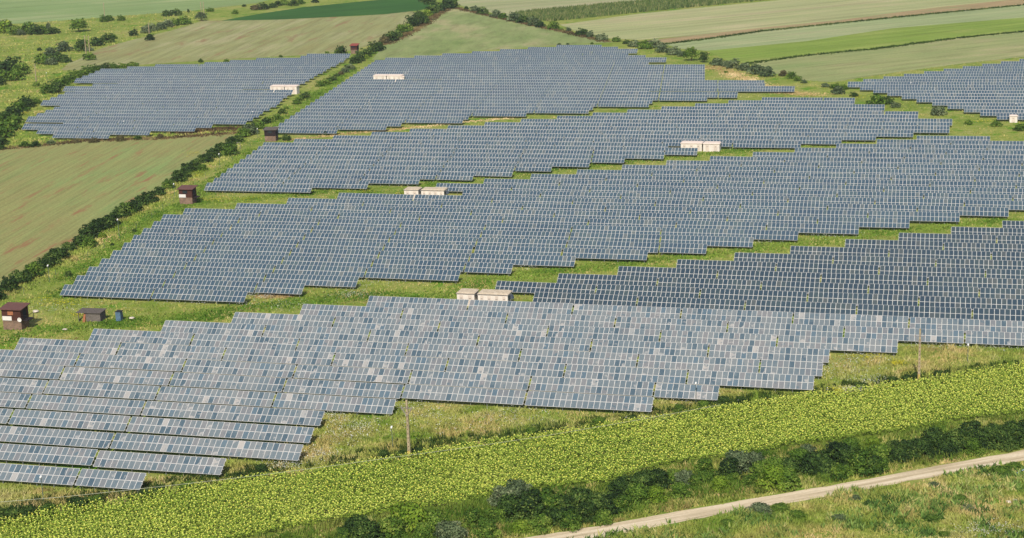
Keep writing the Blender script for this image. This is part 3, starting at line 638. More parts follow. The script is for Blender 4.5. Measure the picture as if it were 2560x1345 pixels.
def proto(kind, size, var):
    """near bushes carry more and smaller leaves"""
    k = (kind, size, var)
    if k not in PROTO:
        n, leaf = {'near': (3000, .115), 'mid': (1500, .15), 'far': (650, .2)}[size]
        V, T = foliage(hash((size, var)) % 9999 if False else {'near': 10, 'mid': 30, 'far': 50}[size] + var, n, leaf)
        PROTO[k] = mesh_np('bush', V, np.arange(len(V)).reshape(-1, 4), 4, T, (BM[kind],))
    return PROTO[k]
COUNT = {}
WORD = {'dark': 'dark green', 'mid': 'leafy green', 'grey': 'grey green', 'bright': 'bright green', 'brown': 'dry brownish'}
def bush(px, py, wpx, kind, where, hr=0.72, group=None):
    """px, py: middle of the bush in the survey; wpx: its width"""
    g = at(px, py + wpx * .28); pm = FPX / np.linalg.norm(g - CAM); r_ = wpx / pm / 2 / 0.80
    size = 'near' if pm > 12.5 else ('mid' if pm > 7 else 'far')
    me = proto(kind, size, int(rng.integers(4)))
    COUNT[where] = COUNT.get(where, 0) + 1; n = COUNT[where]
    o = bpy.data.objects.new('bush', me); link(o)
    o.location = (g[0], g[1], -.03); o.rotation_euler = (0, 0, rng.uniform(0, 6.28))
    o.scale = (r_ * rng.uniform(.9, 1.15), r_ * rng.uniform(.9, 1.15), r_ * hr * 1.35 * rng.uniform(.9, 1.1))
    tag(o, f"{WORD[kind]} bush, {ordn(n)} {where}", 'bush', group or 'bushes ' + where.split(' ', 2)[-1])
    return o
def tree(px, pbase, wpx, hpx, kind, label, var=0):
    g = at(px, pbase); pm = FPX / np.linalg.norm(g - CAM); r_ = wpx / pm / 2; H = hpx / pm / .98
    t = empty('tree', (g[0], g[1], 0), rng.uniform(0, 6)); tag(t, label, 'tree')
    b = MB(); b.tube([(0, 0, -.1), (.05 * r_, 0, H * .3), (.02, .05 * r_, H * .62)], [H * .035, H * .026, H * .012], 7)
    for a in range(4): b.tube([(0, 0, H * (.22 + .07 * a)), (math.cos(a * 1.6) * r_ * .55, math.sin(a * 1.6) * r_ * .55, H * (.5 + .07 * a))], [H * .016, H * .006], 5)
    b.build('trunk', M_bark, t)
    V, T = foliage(200 + var, 900, .15, 8, .9, 1.0, .5); V = V * np.array([r_, r_, H * .62]) + np.array([0, 0, H * .12])
    link(bpy.data.objects.new('crown', mesh_np('crown', V, np.arange(len(V)).reshape(-1, 4), 4, T, (BM[kind],))), t)
M_bark = plain('bark', S(92, 80, 62), .9, .1)

W1 = 'from the front in the long hedge by the mown field'
for x, y, w_, k in [(-12, 735, 46, 'dark'), (21, 714, 44, 'dark'), (53, 693, 44, 'dark'), (86, 678, 44, 'mid'), (108, 660, 36, 'dark'), (128, 648, 44, 'dark'), (150, 632, 42, 'dark'), (170, 617, 30, 'dark'), (200, 602, 34, 'dark'), (222, 606, 34, 'mid'), (226, 580, 44, 'dark'), (243, 566, 36, 'dark'), (257, 558, 44, 'dark'), (280, 552, 36, 'dark'), (288, 537, 24, 'dark'), (306, 532, 34, 'dark'), (318, 521, 36, 'mid'), (334, 517, 36, 'dark'), (352, 503, 34, 'dark'),
                   (376, 495, 34, 'dark'), (398, 478, 32, 'dark'), (421, 461, 30, 'mid'), (446, 443, 36, 'dark'), (464, 436, 24, 'dark'), (472, 420, 30, 'dark'), (492, 411, 32, 'dark'), (506, 420, 20, 'mid'), (516, 396, 30, 'dark'), (535, 383, 34, 'dark'), (556, 368, 32, 'dark'), (578, 354, 26, 'dark'), (574, 376, 36, 'mid'), (594, 346, 28, 'dark'), (608, 333, 30, 'mid'), (628, 324, 36, 'grey'), (644, 314, 26, 'mid')]: bush(x, y, w_ * 1.12, k, W1, .75)
W2 = 'from the front in the row between two far solar blocks'
for x, y, w_, k in [(664, 302, 22, 'dark'), (676, 297, 26, 'mid'), (694, 292, 24, 'mid'), (706, 279, 20, 'dark'), (716, 269, 12, 'mid'), (742, 254, 20, 'mid'), (750, 247, 18, 'mid'), (763, 240, 22, 'dark'), (800, 210, 20, 'mid'), (815, 205, 22, 'mid'), (830, 196, 20, 'dark'), (842, 187, 14, 'dark'), (852, 183, 14, 'brown'), (862, 176, 20, 'grey'), (876, 167, 22, 'grey'), (888, 150, 28, 'dark')]: bush(x, y, w_ * 1.1, k, W2, .65)
W3 = 'from the front in the hedge climbing to the far corner'
for x, y, w_, k in [(898, 144, 30, 'dark'), (912, 134, 28, 'dark'), (916, 143, 12, 'bright'), (927, 127, 26, 'dark'), (938, 120, 28, 'dark'), (950, 117, 26, 'dark'), (962, 101, 24, 'brown'), (966, 96, 26, 'dark'), (980, 94, 28, 'dark'), (992, 87, 24, 'dark'), (1003, 74, 26, 'mid'), (1018, 71, 26, 'mid'), (1030, 57, 30, 'dark'), (1046, 50, 34, 'dark'), (1062, 50, 24, 'dark'), (1046, 36, 20, 'dark'), (1068, 34, 22, 'bright'), (1080, 26, 28, 'dark'), (1098, 20, 28, 'dark'), (1118, 13, 30, 'dark'), (1134, 12, 26, 'dark'), (1076, 4, 24, 'dark'), (1060, -2, 24, 'dark')]: bush(x, y, w_ * 1.1, k, W3, .8)
W4 = 'from the left in the hedge running right from the corner'
for x, y, w_, k in [(1166, 20, 12, 'dark'), (1188, 21, 24, 'grey'), (1207, 28, 24, 'dark'), (1240, 34, 28, 'grey'), (1258, 39, 24, 'mid'), (1284, 44, 28, 'grey'), (1306, 49, 26, 'dark'), (1335, 56, 26, 'grey'), (1351, 61, 22, 'dark'), (1383, 65, 26, 'mid'), (1401, 72, 10, 'mid'), (1421, 74, 14, 'grey'), (1455, 80, 26, 'dark'), (1476, 87, 20, 'grey'), (1504, 93, 26, 'grey'), (1541, 99, 18, 'mid'), (1566, 105, 16, 'dark'), (1585, 109, 26, 'grey'), (1612, 113, 30, 'mid'), (1638, 110, 30, 'grey'), (1656, 121, 32, 'grey'), (1684, 128, 28, 'grey'), (1705, 134, 22, 'grey'), (1793, 154, 30, 'grey'), (1812, 160, 20, 'grey'), (1833, 162, 28, 'grey'), (1862, 167, 30, 'grey'), (1890, 175, 34, 'grey'), (1918, 180, 36, 'grey'), (1958, 184, 20, 'brown'), (1978, 189, 24, 'mid'), (1994, 197, 18, 'mid')]: bush(x, y, w_ * 1.1, k, W4, .7)
W5 = 'from the left on the weedy strip by the right block'
for x, y, w_, k in [(2010, 204, 14, 'grey'), (2064, 212, 20, 'grey'), (2088, 214, 24, 'mid'), (2095, 225, 34, 'grey'), (2110, 218, 20, 'mid'), (2135, 236, 20, 'dark'), (2190, 250, 44, 'mid'), (2215, 250, 34, 'dark'), (2238, 262, 24, 'grey'), (2345, 277, 38, 'grey'), (2420, 305, 20, 'mid'), (2490, 308, 28, 'mid'), (2548, 318, 30, 'mid'), (1815, 179, 10, 'mid'), (1480, 108, 10, 'mid'), (1398, 110, 9, 'dark'), (1419, 110, 9, 'dark'), (1458, 125, 12, 'mid')]: bush(x, y, w_, k, W5, .6)
W6 = 'from the right in the hedge left of the far left block'
for x, y, w_, k in [(330, 163, 26, 'mid'), (306, 165, 26, 'mid'), (284, 167, 24, 'mid'), (262, 169, 26, 'dark'), (240, 172, 28, 'mid'), (222, 177, 30, 'mid'), (204, 183, 32, 'mid'), (188, 189, 32, 'mid'), (172, 196, 34, 'mid'), (152, 204, 36, 'mid'), (134, 213, 38, 'dark'), (120, 222, 34, 'mid'), (140, 224, 28, 'dark'), (90, 252, 24, 'mid'), (66, 256, 40, 'dark'), (50, 266, 42, 'mid'), (32, 278, 40, 'dark'), (14, 290, 40, 'dark'), (-4, 300, 40, 'mid'), (36, 296, 44, 'mid'), (22, 312, 46, 'mid'), (8, 330, 46, 'mid'), (-2, 350, 40, 'dark'), (4, 368, 18, 'dark'), (88, 360, 22, 'dark'), (62, 360, 22, 'mid'), (128, 355, 18, 'grey'), (235, 349, 22, 'brown'), (300, 346, 22, 'brown'), (345, 343, 18, 'dark'), (400, 340, 18, 'brown'), (190, 352, 16, 'brown')]: bush(x, y, w_ * 1.1, k, W6, .6)
W7 = 'from the left on the waste ground at the top left'
for x, y, w_, k in [(8, 172, 44, 'dark'), (30, 168, 44, 'dark'), (54, 174, 40, 'mid'), (14, 192, 36, 'mid'), (40, 188, 40, 'mid'), (2, 205, 24, 'dark'), (15, 68, 44, 'bright'), (38, 78, 30, 'mid'), (52, 82, 20, 'grey'), (74, 72, 40, 'mid'), (90, 76, 34, 'dark'), (118, 76, 30, 'mid'), (138, 77, 22, 'dark'), (99, 123, 12, 'dark'), (105, 150, 32, 'mid'), (128, 154, 26, 'grey'), (145, 142, 36, 'dark'), (163, 148, 26, 'dark'), (128, 130, 30, 'grey'), (160, 118, 34, 'grey'), (205, 116, 36, 'dark'), (222, 122, 18, 'grey'), (243, 104, 34, 'dark'), (268, 98, 28, 'dark'), (283, 92, 18, 'mid'), (225, 142, 26, 'mid'), (274, 45, 22, 'mid'), (261, 48, 22, 'mid'), (303, 46, 18, 'mid'), (91, 210, 18, 'mid'), (335, 83, 22, 'dark'), (365, 75, 24, 'grey'), (380, 70, 26, 'grey'), (402, 66, 26, 'grey'), (420, 60, 26, 'grey'), (436, 57, 22, 'mid'), (460, 52, 30, 'mid'), (375, 94, 22, 'dark'), (417, 34, 22, 'dark'), (441, 32, 22, 'dark'), (610, 14, 9, 'dark'), (660, 18, 20, 'dark'), (640, 18, 22, 'brown'), (682, 14, 18, 'dark'), (694, 9, 20, 'dark'), (712, 6, 22, 'mid'), (734, 8, 22, 'dark'), (752, 4, 20, 'mid'), (788, 2, 16, 'dark'), (588, 30, 16, 'mid'), (502, 152, 11, 'dark'), (566, 152, 14, 'mid'), (702, 141, 8, 'mid'), (818, 131, 10, 'mid'), (852, 130, 30, 'dark'), (525, 24, 16, 'mid')]: bush(x, y, w_ * 1.1, k, W7, .7)
W8 = 'from the left in the scrub beside the dirt road'
for x, y, w_, k in sorted([(892, 1312, 58, 'dark'), (925, 1330, 60, 'dark'), (860, 1338, 40, 'mid'), (1032, 1290, 90, 'bright'), (985, 1318, 60, 'mid'), (1090, 1310, 60, 'mid'), (1130, 1328, 56, 'grey'), (1181, 1303, 44, 'mid'), (1262, 1240, 62, 'grey'), (1300, 1236, 66, 'grey'), (1275, 1275, 64, 'dark'), (1325, 1272, 70, 'dark'), (1374, 1262, 66, 'mid'), (1412, 1258, 60, 'dark'), (1446, 1252, 66, 'dark'), (1486, 1260, 66, 'dark'), (1516, 1268, 52, 'dark'), (1428, 1303, 52, 'mid'), (1552, 1222, 52, 'dark'), (1583, 1212, 62, 'dark'), (1618, 1204, 60, 'dark'), (1645, 1204, 48, 'dark'), (1593, 1240, 52, 'mid'), (1508, 1294, 40, 'mid'), (1350, 1310, 50, 'mid'), (1684, 1192, 46, 'mid'), (1712, 1200, 44, 'grey'), (1823, 1180, 48, 'dark'), (1848, 1156, 66, 'grey'), (1884, 1155, 56, 'grey'), (1830, 1196, 34, 'mid'), (1937, 1197, 64, 'bright'), (1966, 1198, 56, 'mid'),
                    (1938, 1170, 56, 'mid'), (1970, 1170, 52, 'dark'), (2016, 1136, 40, 'grey'), (2036, 1162, 62, 'dark'), (2062, 1170, 56, 'dark'), (2090, 1148, 66, 'dark'), (2120, 1154, 60, 'dark'), (2146, 1166, 56, 'mid'), (2166, 1158, 56, 'dark'), (2190, 1162, 48, 'mid'), (2098, 1178, 48, 'mid'), (2128, 1120, 44, 'mid'), (2184, 1108, 34, 'bright'), (2240, 1118, 42, 'dark'), (2246, 1138, 44, 'dark'), (2272, 1134, 48, 'dark'), (2300, 1124, 54, 'dark'), (2330, 1108, 56, 'dark'), (2352, 1092, 44, 'mid'), (2378, 1104, 58, 'dark'), (2404, 1098, 58, 'dark'), (2424, 1092, 56, 'dark'), (2452, 1100, 56, 'dark'), (2478, 1094, 56, 'dark'), (2504, 1098, 56, 'dark'), (2530, 1090, 56, 'dark'), (2556, 1092, 56, 'dark'), (2582, 1084, 56, 'dark'), (2362, 1124, 44, 'dark'), (2432, 1122, 40, 'mid'), (2515, 1108, 40, 'dark'), (2060, 1190, 30, 'mid'), (1770, 1195, 40, 'mid'), (1740, 1210, 36, 'mid'), (1870, 1205, 36, 'mid'), (1240, 1290, 44, 'mid'), (1060, 1330, 50, 'mid'), (1220, 1325, 50, 'mid'), (1300, 1315, 40, 'bright'), (1560, 1262, 44, 'mid'), (1640, 1240, 44, 'bright'), (1700, 1232, 40, 'mid'), (1760, 1170, 44, 'mid'), (1800, 1215, 40, 'bright'), (1900, 1180, 50, 'mid'), (2000, 1150, 50, 'mid'), (1465, 1285, 50, 'dark'), (1390, 1290, 54, 'dark'), (2200, 1130, 50, 'mid')]): bush(x, y, w_ * 1.22, k, W8, .82)
W9 = 'from the left along the sunflower margin'
for x, y, w_, k in [(20, 1284, 70, 'dark'), (70, 1280, 60, 'dark'), (120, 1272, 50, 'mid'), (200, 1256, 56, 'dark'), (240, 1250, 44, 'mid'), (360, 1232, 44, 'dark'), (400, 1222, 44, 'dark'), (470, 1212, 40, 'mid'), (600, 1190, 26, 'dark'), (655, 1172, 40, 'dark'), (705, 1184, 26, 'dark'), (960, 1132, 34, 'dark'), (1000, 1130, 30, 'dark'), (1050, 1128, 36, 'dark'), (1160, 1108, 36, 'mid'), (1330, 1076, 34, 'mid'), (1500, 1052, 40, 'mid'), (1580, 1042, 30, 'dark'), (1700, 1022, 34, 'mid'), (1760, 1012, 34, 'mid'), (1810, 1000, 40, 'dark'), (1850, 998, 30, 'dark'), (2150, 962, 36, 'dark'), (2230, 948, 36, 'dark'), (2266, 944, 40, 'dark'), (2292, 940, 30, 'dark'), (2345, 932, 30, 'dark'), (2368, 930, 24, 'dark'), (2050, 985, 26, 'mid')]: bush(x, y, w_, k, W9, .6)
W10 = 'from the left on the slope below the dirt road'
for x, y, w_, k in [(1900, 1262, 60, 'grey'), (1950, 1264, 50, 'mid'), (1992, 1280, 44, 'mid'), (2140, 1240, 26, 'grey'), (2336, 1206, 30, 'grey'), (2170, 1255, 30, 'dark'), (2250, 1300, 30, 'mid'), (2400, 1240, 36, 'mid'), (2500, 1170, 50, 'mid'), (2535, 1160, 44, 'mid'), (2330, 1290, 36, 'mid'), (2420, 1265, 34, 'grey'), (2360, 1330, 30, 'mid'), (2100, 1290, 40, 'grey'), (1820, 1300, 40, 'mid')]: bush(x, y, w_, k, W10, .38)
for x, y, w_, k in [(297, 528, 16, 'bright'), (322, 640, 12, 'dark'), (336, 577, 12, 'dark'), (280, 612, 10, 'dark'), (172, 686, 18, 'dark'), (152, 695, 12, 'bright'), (255, 590, 20, 'bright'), (716, 345, 22, 'dark'), (816, 334, 14, 'dark')]: bush(x, y, w_, k, 'from the left by the grass track', .8)
tree(198, 79, 62, 38, 'mid', 'large round green tree standing alone at top left', 1)
tree(503, 52, 38, 28, 'grey', 'grey green tree behind the pair of poles at top left', 2)
tree(1728, 152, 50, 42, 'mid', 'large dark round tree beside the bright green field', 3)
tree(1760, 156, 34, 32, 'dark', 'smaller dark tree to the right of the large round one', 4)
tree(471, 33, 10, 13, 'dark', 'small dark tree alone left of the grey green tree', 5)
tree(376, 100, 20, 16, 'dark', 'small dark round tree at the foot of a single pole', 6)
tree(502, 158, 9, 15, 'dark', 'slim dark tree on top edge of the far left block', 7)
tree(1047, 62, 26, 34, 'dark', 'tallest dark tree in the hedge climbing to the corner', 8)
tree(123, 86, 14, 36, 'grey', 'thin pale tree rising from the top left thicket', 9)

# tall crop strip with a visible shaded edge
CORN = [(1278, 44), (1300, 32), (1480, 16), (1660, -2), (1900, -24), (2060, -40), (2060, -14), (1600, 31), (1385, 53), (1330, 52)]
M_corn = leafmat('corn_leaves', [(0, S(64, 88, 44)), (.5, S(98, 122, 62)), (.85, S(134, 146, 84)), (1, S(160, 158, 104))])
def corn():
    xy = np.stack([rng.uniform(1270, 2070, 26000), rng.uniform(-42, 56, 26000)], 1); xy = xy[inside(xy, CORN)]; g = at_many(xy)
    blades('corn_crop', g, rng.uniform(1.9, 2.4, len(g)), rng.uniform(.5, 1.1, len(g)), 4, M_corn, 'tall green corn strip between two pale fields at top right', 'corn', rng.uniform(.1, .9, len(g)), .15)
corn()

# ------------------------------------------------------------ transformer cabins
def roofmat():
    m, t, b = newmat('weathered_roof', .85, .1)
    n = noise(t, 1.6, 5, geo(t), .7); r = ramp(t, [(.3, S(176, 160, 136)), (.5, S(206, 188, 162)), (.7, S(222, 206, 184))]); t.links.new(n.outputs[0], r.inputs[0]); t.links.new(r.outputs[0], b.inputs[0]); return m
M_cabin = plain('cream_concrete', S(238, 226, 212), .8, .2, 0, .05, .6); M_cabin2 = plain('beige_door', S(222, 206, 190), .7, .3, 0, .05, .6)
M_roof = roofmat(); M_fascia = plain('grey_fascia', S(150, 142, 136), .7, .2); M_dark = plain('dark_opening', S(40, 42, 48), .7, .2); M_louv = plain('slate_panel', S(86, 96, 108), .5, .4)
def cabin(x0, x1, y, h, depth, label, doors, rc=None, side=False):
    t = empty('transformer_cabin', (x0, y, 0)); tag(t, label, 'cabin', 'cream transformer cabins among the tables'); W = x1 - x0
    b = MB(); b.box(0, W, 0, depth, -.1, h); b.build('wall', M_cabin, t)
    b = MB(); o_ = .14; b.hexa([(-o_, -o_, h + .14), (W + o_, -o_, h + .14), (W + o_, depth + o_, h + .14), (-o_, depth + o_, h + .14)],
                               [(.22, .35, h + .32), (W - .22, .35, h + .32), (W - .22, depth - .35, h + .42), (.22, depth - .35, h + .42)])
    r = b.build('roof', rc or M_roof, t)
    b = MB(); b.box(-o_ - .02, W + o_ + .02, -o_ - .02, depth + o_ + .02, h, h + .137); b.build('fascia', M_fascia if rc is None else M_cabin2, t)
    n = doors; dw = W / n * .42
    for i in range(n):
        c = W * (i + .5) / n
        b = MB(); b.box(c - dw / 2, c + dw / 2, -.03, 0, .15, h - .25); d = b.build('door', M_cabin2, t)
        b = MB(); b.box(c - .22, c + .22, -.055, -.031, h * .62, h * .62 + .14); b.build('vent', M_fascia, d)
    if side:
        b = MB(); b.box(W, W + .04, .3, depth * .55, .2, h - .3); b.build('side_door', M_louv, t)
        b = MB(); b.hexa([(W + .05, depth * .6, 1.3), (W + .6, depth * .6, 1.3), (W + .6, depth * .95, 1.3), (W + .05, depth * .95, 1.3)], [(W + .05, depth * .6, 2.0), (W + .35, depth * .6, 2.0), (W + .35, depth * .95, 2.0), (W + .05, depth * .95, 2.0)]); b.build('switch_box', M_louv, t)
        b = MB(); b.bar((W + .05, depth * .7, .9), (W + 1.2, depth * .7, .05), .08); b.build('cable_duct', M_dark, t)
def cab_px(xl, xr, yt, h, depth, *a, **k):
    p, q = at(xl, yt, h + .14), at(xr, yt, h + .14); cabin(p[0], q[0], (p[1]) , h, depth, *a, **k)
cab_px(1142, 1187, 732.5, 2.6, 3.3, 'short cream cabin with weathered roof, left one behind nearest dusty tables', 2)
p5 = at(1142, 732.5, 2.74)
cabin(at(1195, 734, 2.74)[0], at(1270, 736, 2.74)[0], p5[1], 2.6, 3.3, 'long cream cabin with weathered roof and dark side, right one behind dusty tables', 4, side=True)
p5 = at(1010, 474, 2.74)
cabin(p5[0], at(1044, 475.5, 2.74)[0], p5[1], 2.6, 3.3, 'short cream cabin on the grass behind the middle block, left of its pair', 2)
cabin(at(1051, 476, 2.74)[0], at(1108, 477, 2.74)[0], p5[1], 2.6, 3.3, 'long cream cabin behind the middle block, right of its pair', 4, side=True)
M_pink = plain('pale_pink_roof', S(236, 216, 200), .8, .2, 0, .04)
p5 = at(1758, 378.8)
cabin(p5[0], at(1799, 379)[0], p5[1], 2.35, 3.3, 'square cream cabin with two small vents on the grass, right of its pair', 2, M_pink)
cabin(at(1703, 376.5)[0], at(1754.5, 378.3)[0], p5[1] + .4, 2.35, 3.3, 'long cream cabin half hidden by a short table, left of its pair', 3, M_pink)
p5 = at(933, 188.8, 3.24)
cabin(p5[0], at(963, 189.6, 3.24)[0], p5[1], 3.1, 3.0, 'short pale cabin in the far block, left of its pair', 2, M_pink)
cabin(at(965, 189.6, 3.24)[0], at(1001, 190, 3.24)[0], p5[1], 3.1, 3.0, 'long pale cabin in the far block, right of its pair', 3, M_pink)
cabin(at(1002.5, 192, 2.8)[0], at(1008.5, 192, 2.8)[0], p5[1], 2.6, 1.4, 'tiny pale kiosk against the long cabin in the far block', 1, M_pink)
p5 = at(675, 215.5, 3.24)
cabin(p5[0], at(708.5, 216, 3.24)[0], p5[1], 3.1, 3.0, 'long pale cabin at the edge of the far left block, left of its pair', 3, M_pink)
cabin(at(710.5, 216, 3.24)[0], at(737.5, 217, 3.24)[0], p5[1], 3.1, 3.0, 'square pale cabin at the edge of the far left block, right of its pair', 2, M_pink)
p5 = at(2523.5, 306.5); cabin(p5[0], p5[0] + 2.5, p5[1], 2.1, 1.6, 'small pale kiosk standing on grass in front of the right block', 1, M_pink)

# ------------------------------------------------------------ guard huts
def brick():
    m, t, b = newmat('brick_wall', .9, .1)
    g = N(t, 'TexCoord'); mp = N(t, 'Mapping'); t.links.new(g.outputs['Object'], mp.inputs[0]); mp.inputs['Rotation'].default_value = (R(90), 0, 0)
    br = N(t, 'TexBrick'); t.links.new(mp.outputs[0], br.inputs[0]); br.inputs['Scale'].default_value = 1.6
    br.inputs[1].default_value = S(140, 104, 82); br.inputs[2].default_value = S(104, 80, 66); br.inputs[3].default_value = S(160, 148, 130); br.inputs['Mortar Size'].default_value = .03
    n = noise(t, .9, 4, geo(t)); r = ramp(t, [(.35, (.7, .7, .72, 1)), (.65, (1.25, 1.22, 1.2, 1))]); t.links.new(n.outputs[0], r.inputs[0])
    t.links.new(mixc(t, .8, br.outputs[0], r.outputs[0], 'MULTIPLY'), b.inputs[0]); return m
def planks(name, c):
    m, t, b = newmat(name, .8, .2)
    g = N(t, 'TexCoord'); wv = N(t, 'TexWave', bands_direction='Z'); wv.inputs['Scale'].default_value = 2.2; wv.inputs['Distortion'].default_value = .6; t.links.new(g.outputs['Object'], wv.inputs[0])
    n = noise(t, 2.5, 4, geo(t)); ad = N(t, 'Math', operation='MULTIPLY'); t.links.new(wv.outputs['Fac'], ad.inputs[0]); t.links.new(n.outputs[0], ad.inputs[1])
    r = ramp(t, [(.05, tuple(v * .6 for v in c[:3]) + (1,)), (.5, tuple(min(1, v * 1.3) for v in c[:3]) + (1,))]); t.links.new(ad.outputs[0], r.inputs[0]); t.links.new(r.outputs[0], b.inputs[0]); return m
M_brick = brick(); M_wood = planks('dark_stained_planks', S(84, 50, 40)); M_wood2 = planks('black_stained_planks', S(44, 34, 36)); M_wroof = plain('brown_sheet_roof', S(112, 74, 64), .6, .3); M_board = plain('white_board', S(232, 226, 218), .6, .3, 0, .03)
M_red = plain('red_roof', S(150, 74, 62), .7, .2); M_cur = plain('orange_curtain', S(172, 112, 78), .8, .1); M_grey = plain('grey_boards', S(104, 96, 90), .85, .1); M_gl = plain('window_glass', S(52, 60, 64), .15, .5)
M_blue = plain('blue_sheet', S(74, 104, 128), .5, .4); M_gwall = plain('rough_grey_wall', S(120, 112, 104), .9, .1)
def hut(px, py, w, d, h, rz, label, wood, roofm, board=None, win=(.3, .62), curtain=None, dish=False, balcony=True, slope=.35):
    g = at(px, py); t = empty('guard_hut', (g[0], g[1], 0), rz); tag(t, label, 'hut', 'raised guard huts along the fence track')
    hb = h * .44
    b = MB(); b.box(.06, w - .06, .06, d - .06, -.1, hb); b.build('brick_base', M_brick, t)
    b = MB(); b.hexa([(0, 0, hb), (w, 0, hb), (w, d, hb), (0, d, hb)], [(0, 0, h - slope), (w, 0, h - slope), (w, d, h), (0, d, h)]); b.build('upper_room', wood, t)
    b = MB(); o_ = .45; b.hexa([(-o_, -o_, h - slope - .03), (w + o_, -o_, h - slope - .03), (w + o_, d + o_, h + .08), (-o_, d + o_, h + .08)], [(-o_, -o_, h - slope + .09), (w + o_, -o_, h - slope + .09), (w + o_, d + o_, h + .2), (-o_, d + o_, h + .2)]); b.build('roof', roofm, t)
    wx0, wx1 = w * win[0], w * win[1]; z0, z1 = hb + (h - hb) * .40, hb + (h - hb) * .74
    b = MB(); b.box(wx0, wx1, -.05, 0, z0, z1); f = b.build('window', M_wood2, t)
    b = MB(); b.box(wx0 + .07, wx1 - .07, -.07, -.051, z0 + .07, z1 - .07); b.build('pane', curtain or M_gl, f)
    if board: b = MB(); b.box(w * board[0], w * board[1], -.09, -.052, hb - .02, hb + .02 + (h - hb) * .32); b.build('notice_board', M_board, t)
    b = MB(); b.box(w, w + .04, d * .3, d * .7, hb + .05, hb + 1.9); b.build('door', M_dark, t)
    if balcony:
        b = MB(); b.box(w + .05, w + 1.3, .3, d - .2, hb - .12, hb - .02)
        for yy in (.35, d - .25):
            b.bar((w + 1.25, yy, hb - .1), (w + .1, yy, hb - 1.0), .08); b.bar((w + 1.25, yy, hb - .02), (w + 1.25, yy, hb + 1.0), .08)
        b.bar((w + 1.25, .35, hb + 1), (w + 1.25, d - .25, hb + 1), .07); b.bar((w + .05, .35, hb + 1), (w + 1.25, .35, hb + 1), .07); b.bar((w + .05, .35, hb + .5), (w + 1.25, .35, hb + .5), .05)
        b.build('balcony', M_wood2, t)
    if dish:
        b = MB(); n = 14; c = Vector((w * .95, -.28, hb + .25)); rr = .48
        ring = [(c.x + math.cos(2 * math.pi * i / n) * rr, c.y, c.z + math.sin(2 * math.pi * i / n) * rr) for i in range(n)]
        for i in range(n): b.face([(c.x, c.y + .13, c.z), ring[(i + 1) % n], ring[i]]); b.face([(c.x, c.y + .15, c.z), (ring[i][0], ring[i][1] + .02, ring[i][2]), (ring[(i + 1) % n][0], ring[(i + 1) % n][1] + .02, ring[(i + 1) % n][2])])
        b.bar((c.x, c.y + .14, c.z), (c.x, 0, c.z), .06); b.bar((c.x, c.y, c.z - rr), (c.x, c.y - .4, c.z), .03); b.build('satellite_dish', M_board, t)
    return t
hut(8.3, 824.5, 4.35, 3.2, 4.8, .03, 'big brown guard hut with orange window and satellite dish, left edge', M_wood, M_wroof, (.03, .52), (.3, .64), M_cur, True)
hut(449, 511.5, 4.0, 3.0, 4.75, .02, 'brown guard hut with white board on the grass left of the middle block', M_wood, M_wroof, (.02, .53), (.3, .66))
hut(662, 354, 4.0, 3.0, 4.3, .10, 'nearly black guard hut on brick at the end of the hedge', M_wood2, M_grey, None, (.3, .68), None, balcony=False)
hut(877, 134.5, 3.2, 3.0, 4.5, .0, 'small guard hut with red roof beside the far hedge', M_wood, M_red, None, (.15, .8), None, balcony=False, slope=.6)
def shed():
    g = at(197, 804); t = empty('open_shed', (g[0], g[1], 0), .05); tag(t, 'low grey shed with dark open side right of the big hut', 'shed')
    w, d, h = 5.0, 2.6, 2.05
    b = MB(); b.box(1.7, w, 0, .12, 0, h - .15); b.box(w - .12, w, .12, d, 0, h); b.box(0, w - .12, d - .12, d, 0, h); b.box(0, .12, 0, d - .12, 0, .5); b.build('wall', M_gwall, t)
    b = MB(); b.hexa([(-.35, -.3, h - .1), (w + .25, -.3, h - .1), (w + .25, d + .2, h + .12), (-.35, d + .2, h + .12)], [(-.35, -.3, h), (w + .25, -.3, h), (w + .25, d + .2, h + .2), (-.35, d + .2, h + .2)]); b.build('roof', M_grey, t)
    b = MB(); b.box(.02, .14, -.05, .07, 0, h - .12); b.build('post', M_grey, t)
    b = MB(); b.hexa([(1.0, -.35, 0), (1.6, -.35, 0), (1.6, -.3, 0), (1.0, -.3, 0)], [(1.3, -.08, 1.6), (1.75, -.08, 1.75), (1.75, -.03, 1.75), (1.3, -.03, 1.6)]); b.build('leaning_board', M_cur, t)
shed()
def low_shed():
    g = at(838, 136); t = empty('low_shed', (g[0], g[1], 0)); tag(t, 'flat dark shed beside the hut with red roof', 'shed')
    b = MB(); b.box(0, 4.5, 0, 2.5, 0, 1.5); b.build('wall', M_wood2, t); b = MB(); b.box(-.3, 4.8, -.3, 2.8, 1.505, 1.65); b.build('roof', M_wroof, t)
low_shed()
def booth():
    g = at(290, 804); t = empty('blue_booth', (g[0], g[1], 0), .06); tag(t, 'narrow blue metal booth to the right of the grey shed', 'booth')
    b = MB(); w, d, h = 1.15, 1.15, 2.1; b.box(0, w, 0, d, 0, h)
    b.build('wall', M_blue, t); b = MB(); b.box(-.06, w + .06, -.06, d + .06, h + .003, h + .1); b.build('roof', M_dark, t)
    b = MB()
    for i in range(4): b.box(.12 + i * .26, .2 + i * .26, -.03, -.002, .05, h - .08)
    b.build('door', plain('pale_blue_ribs', S(120, 150, 168), .5, .4), t)
booth()

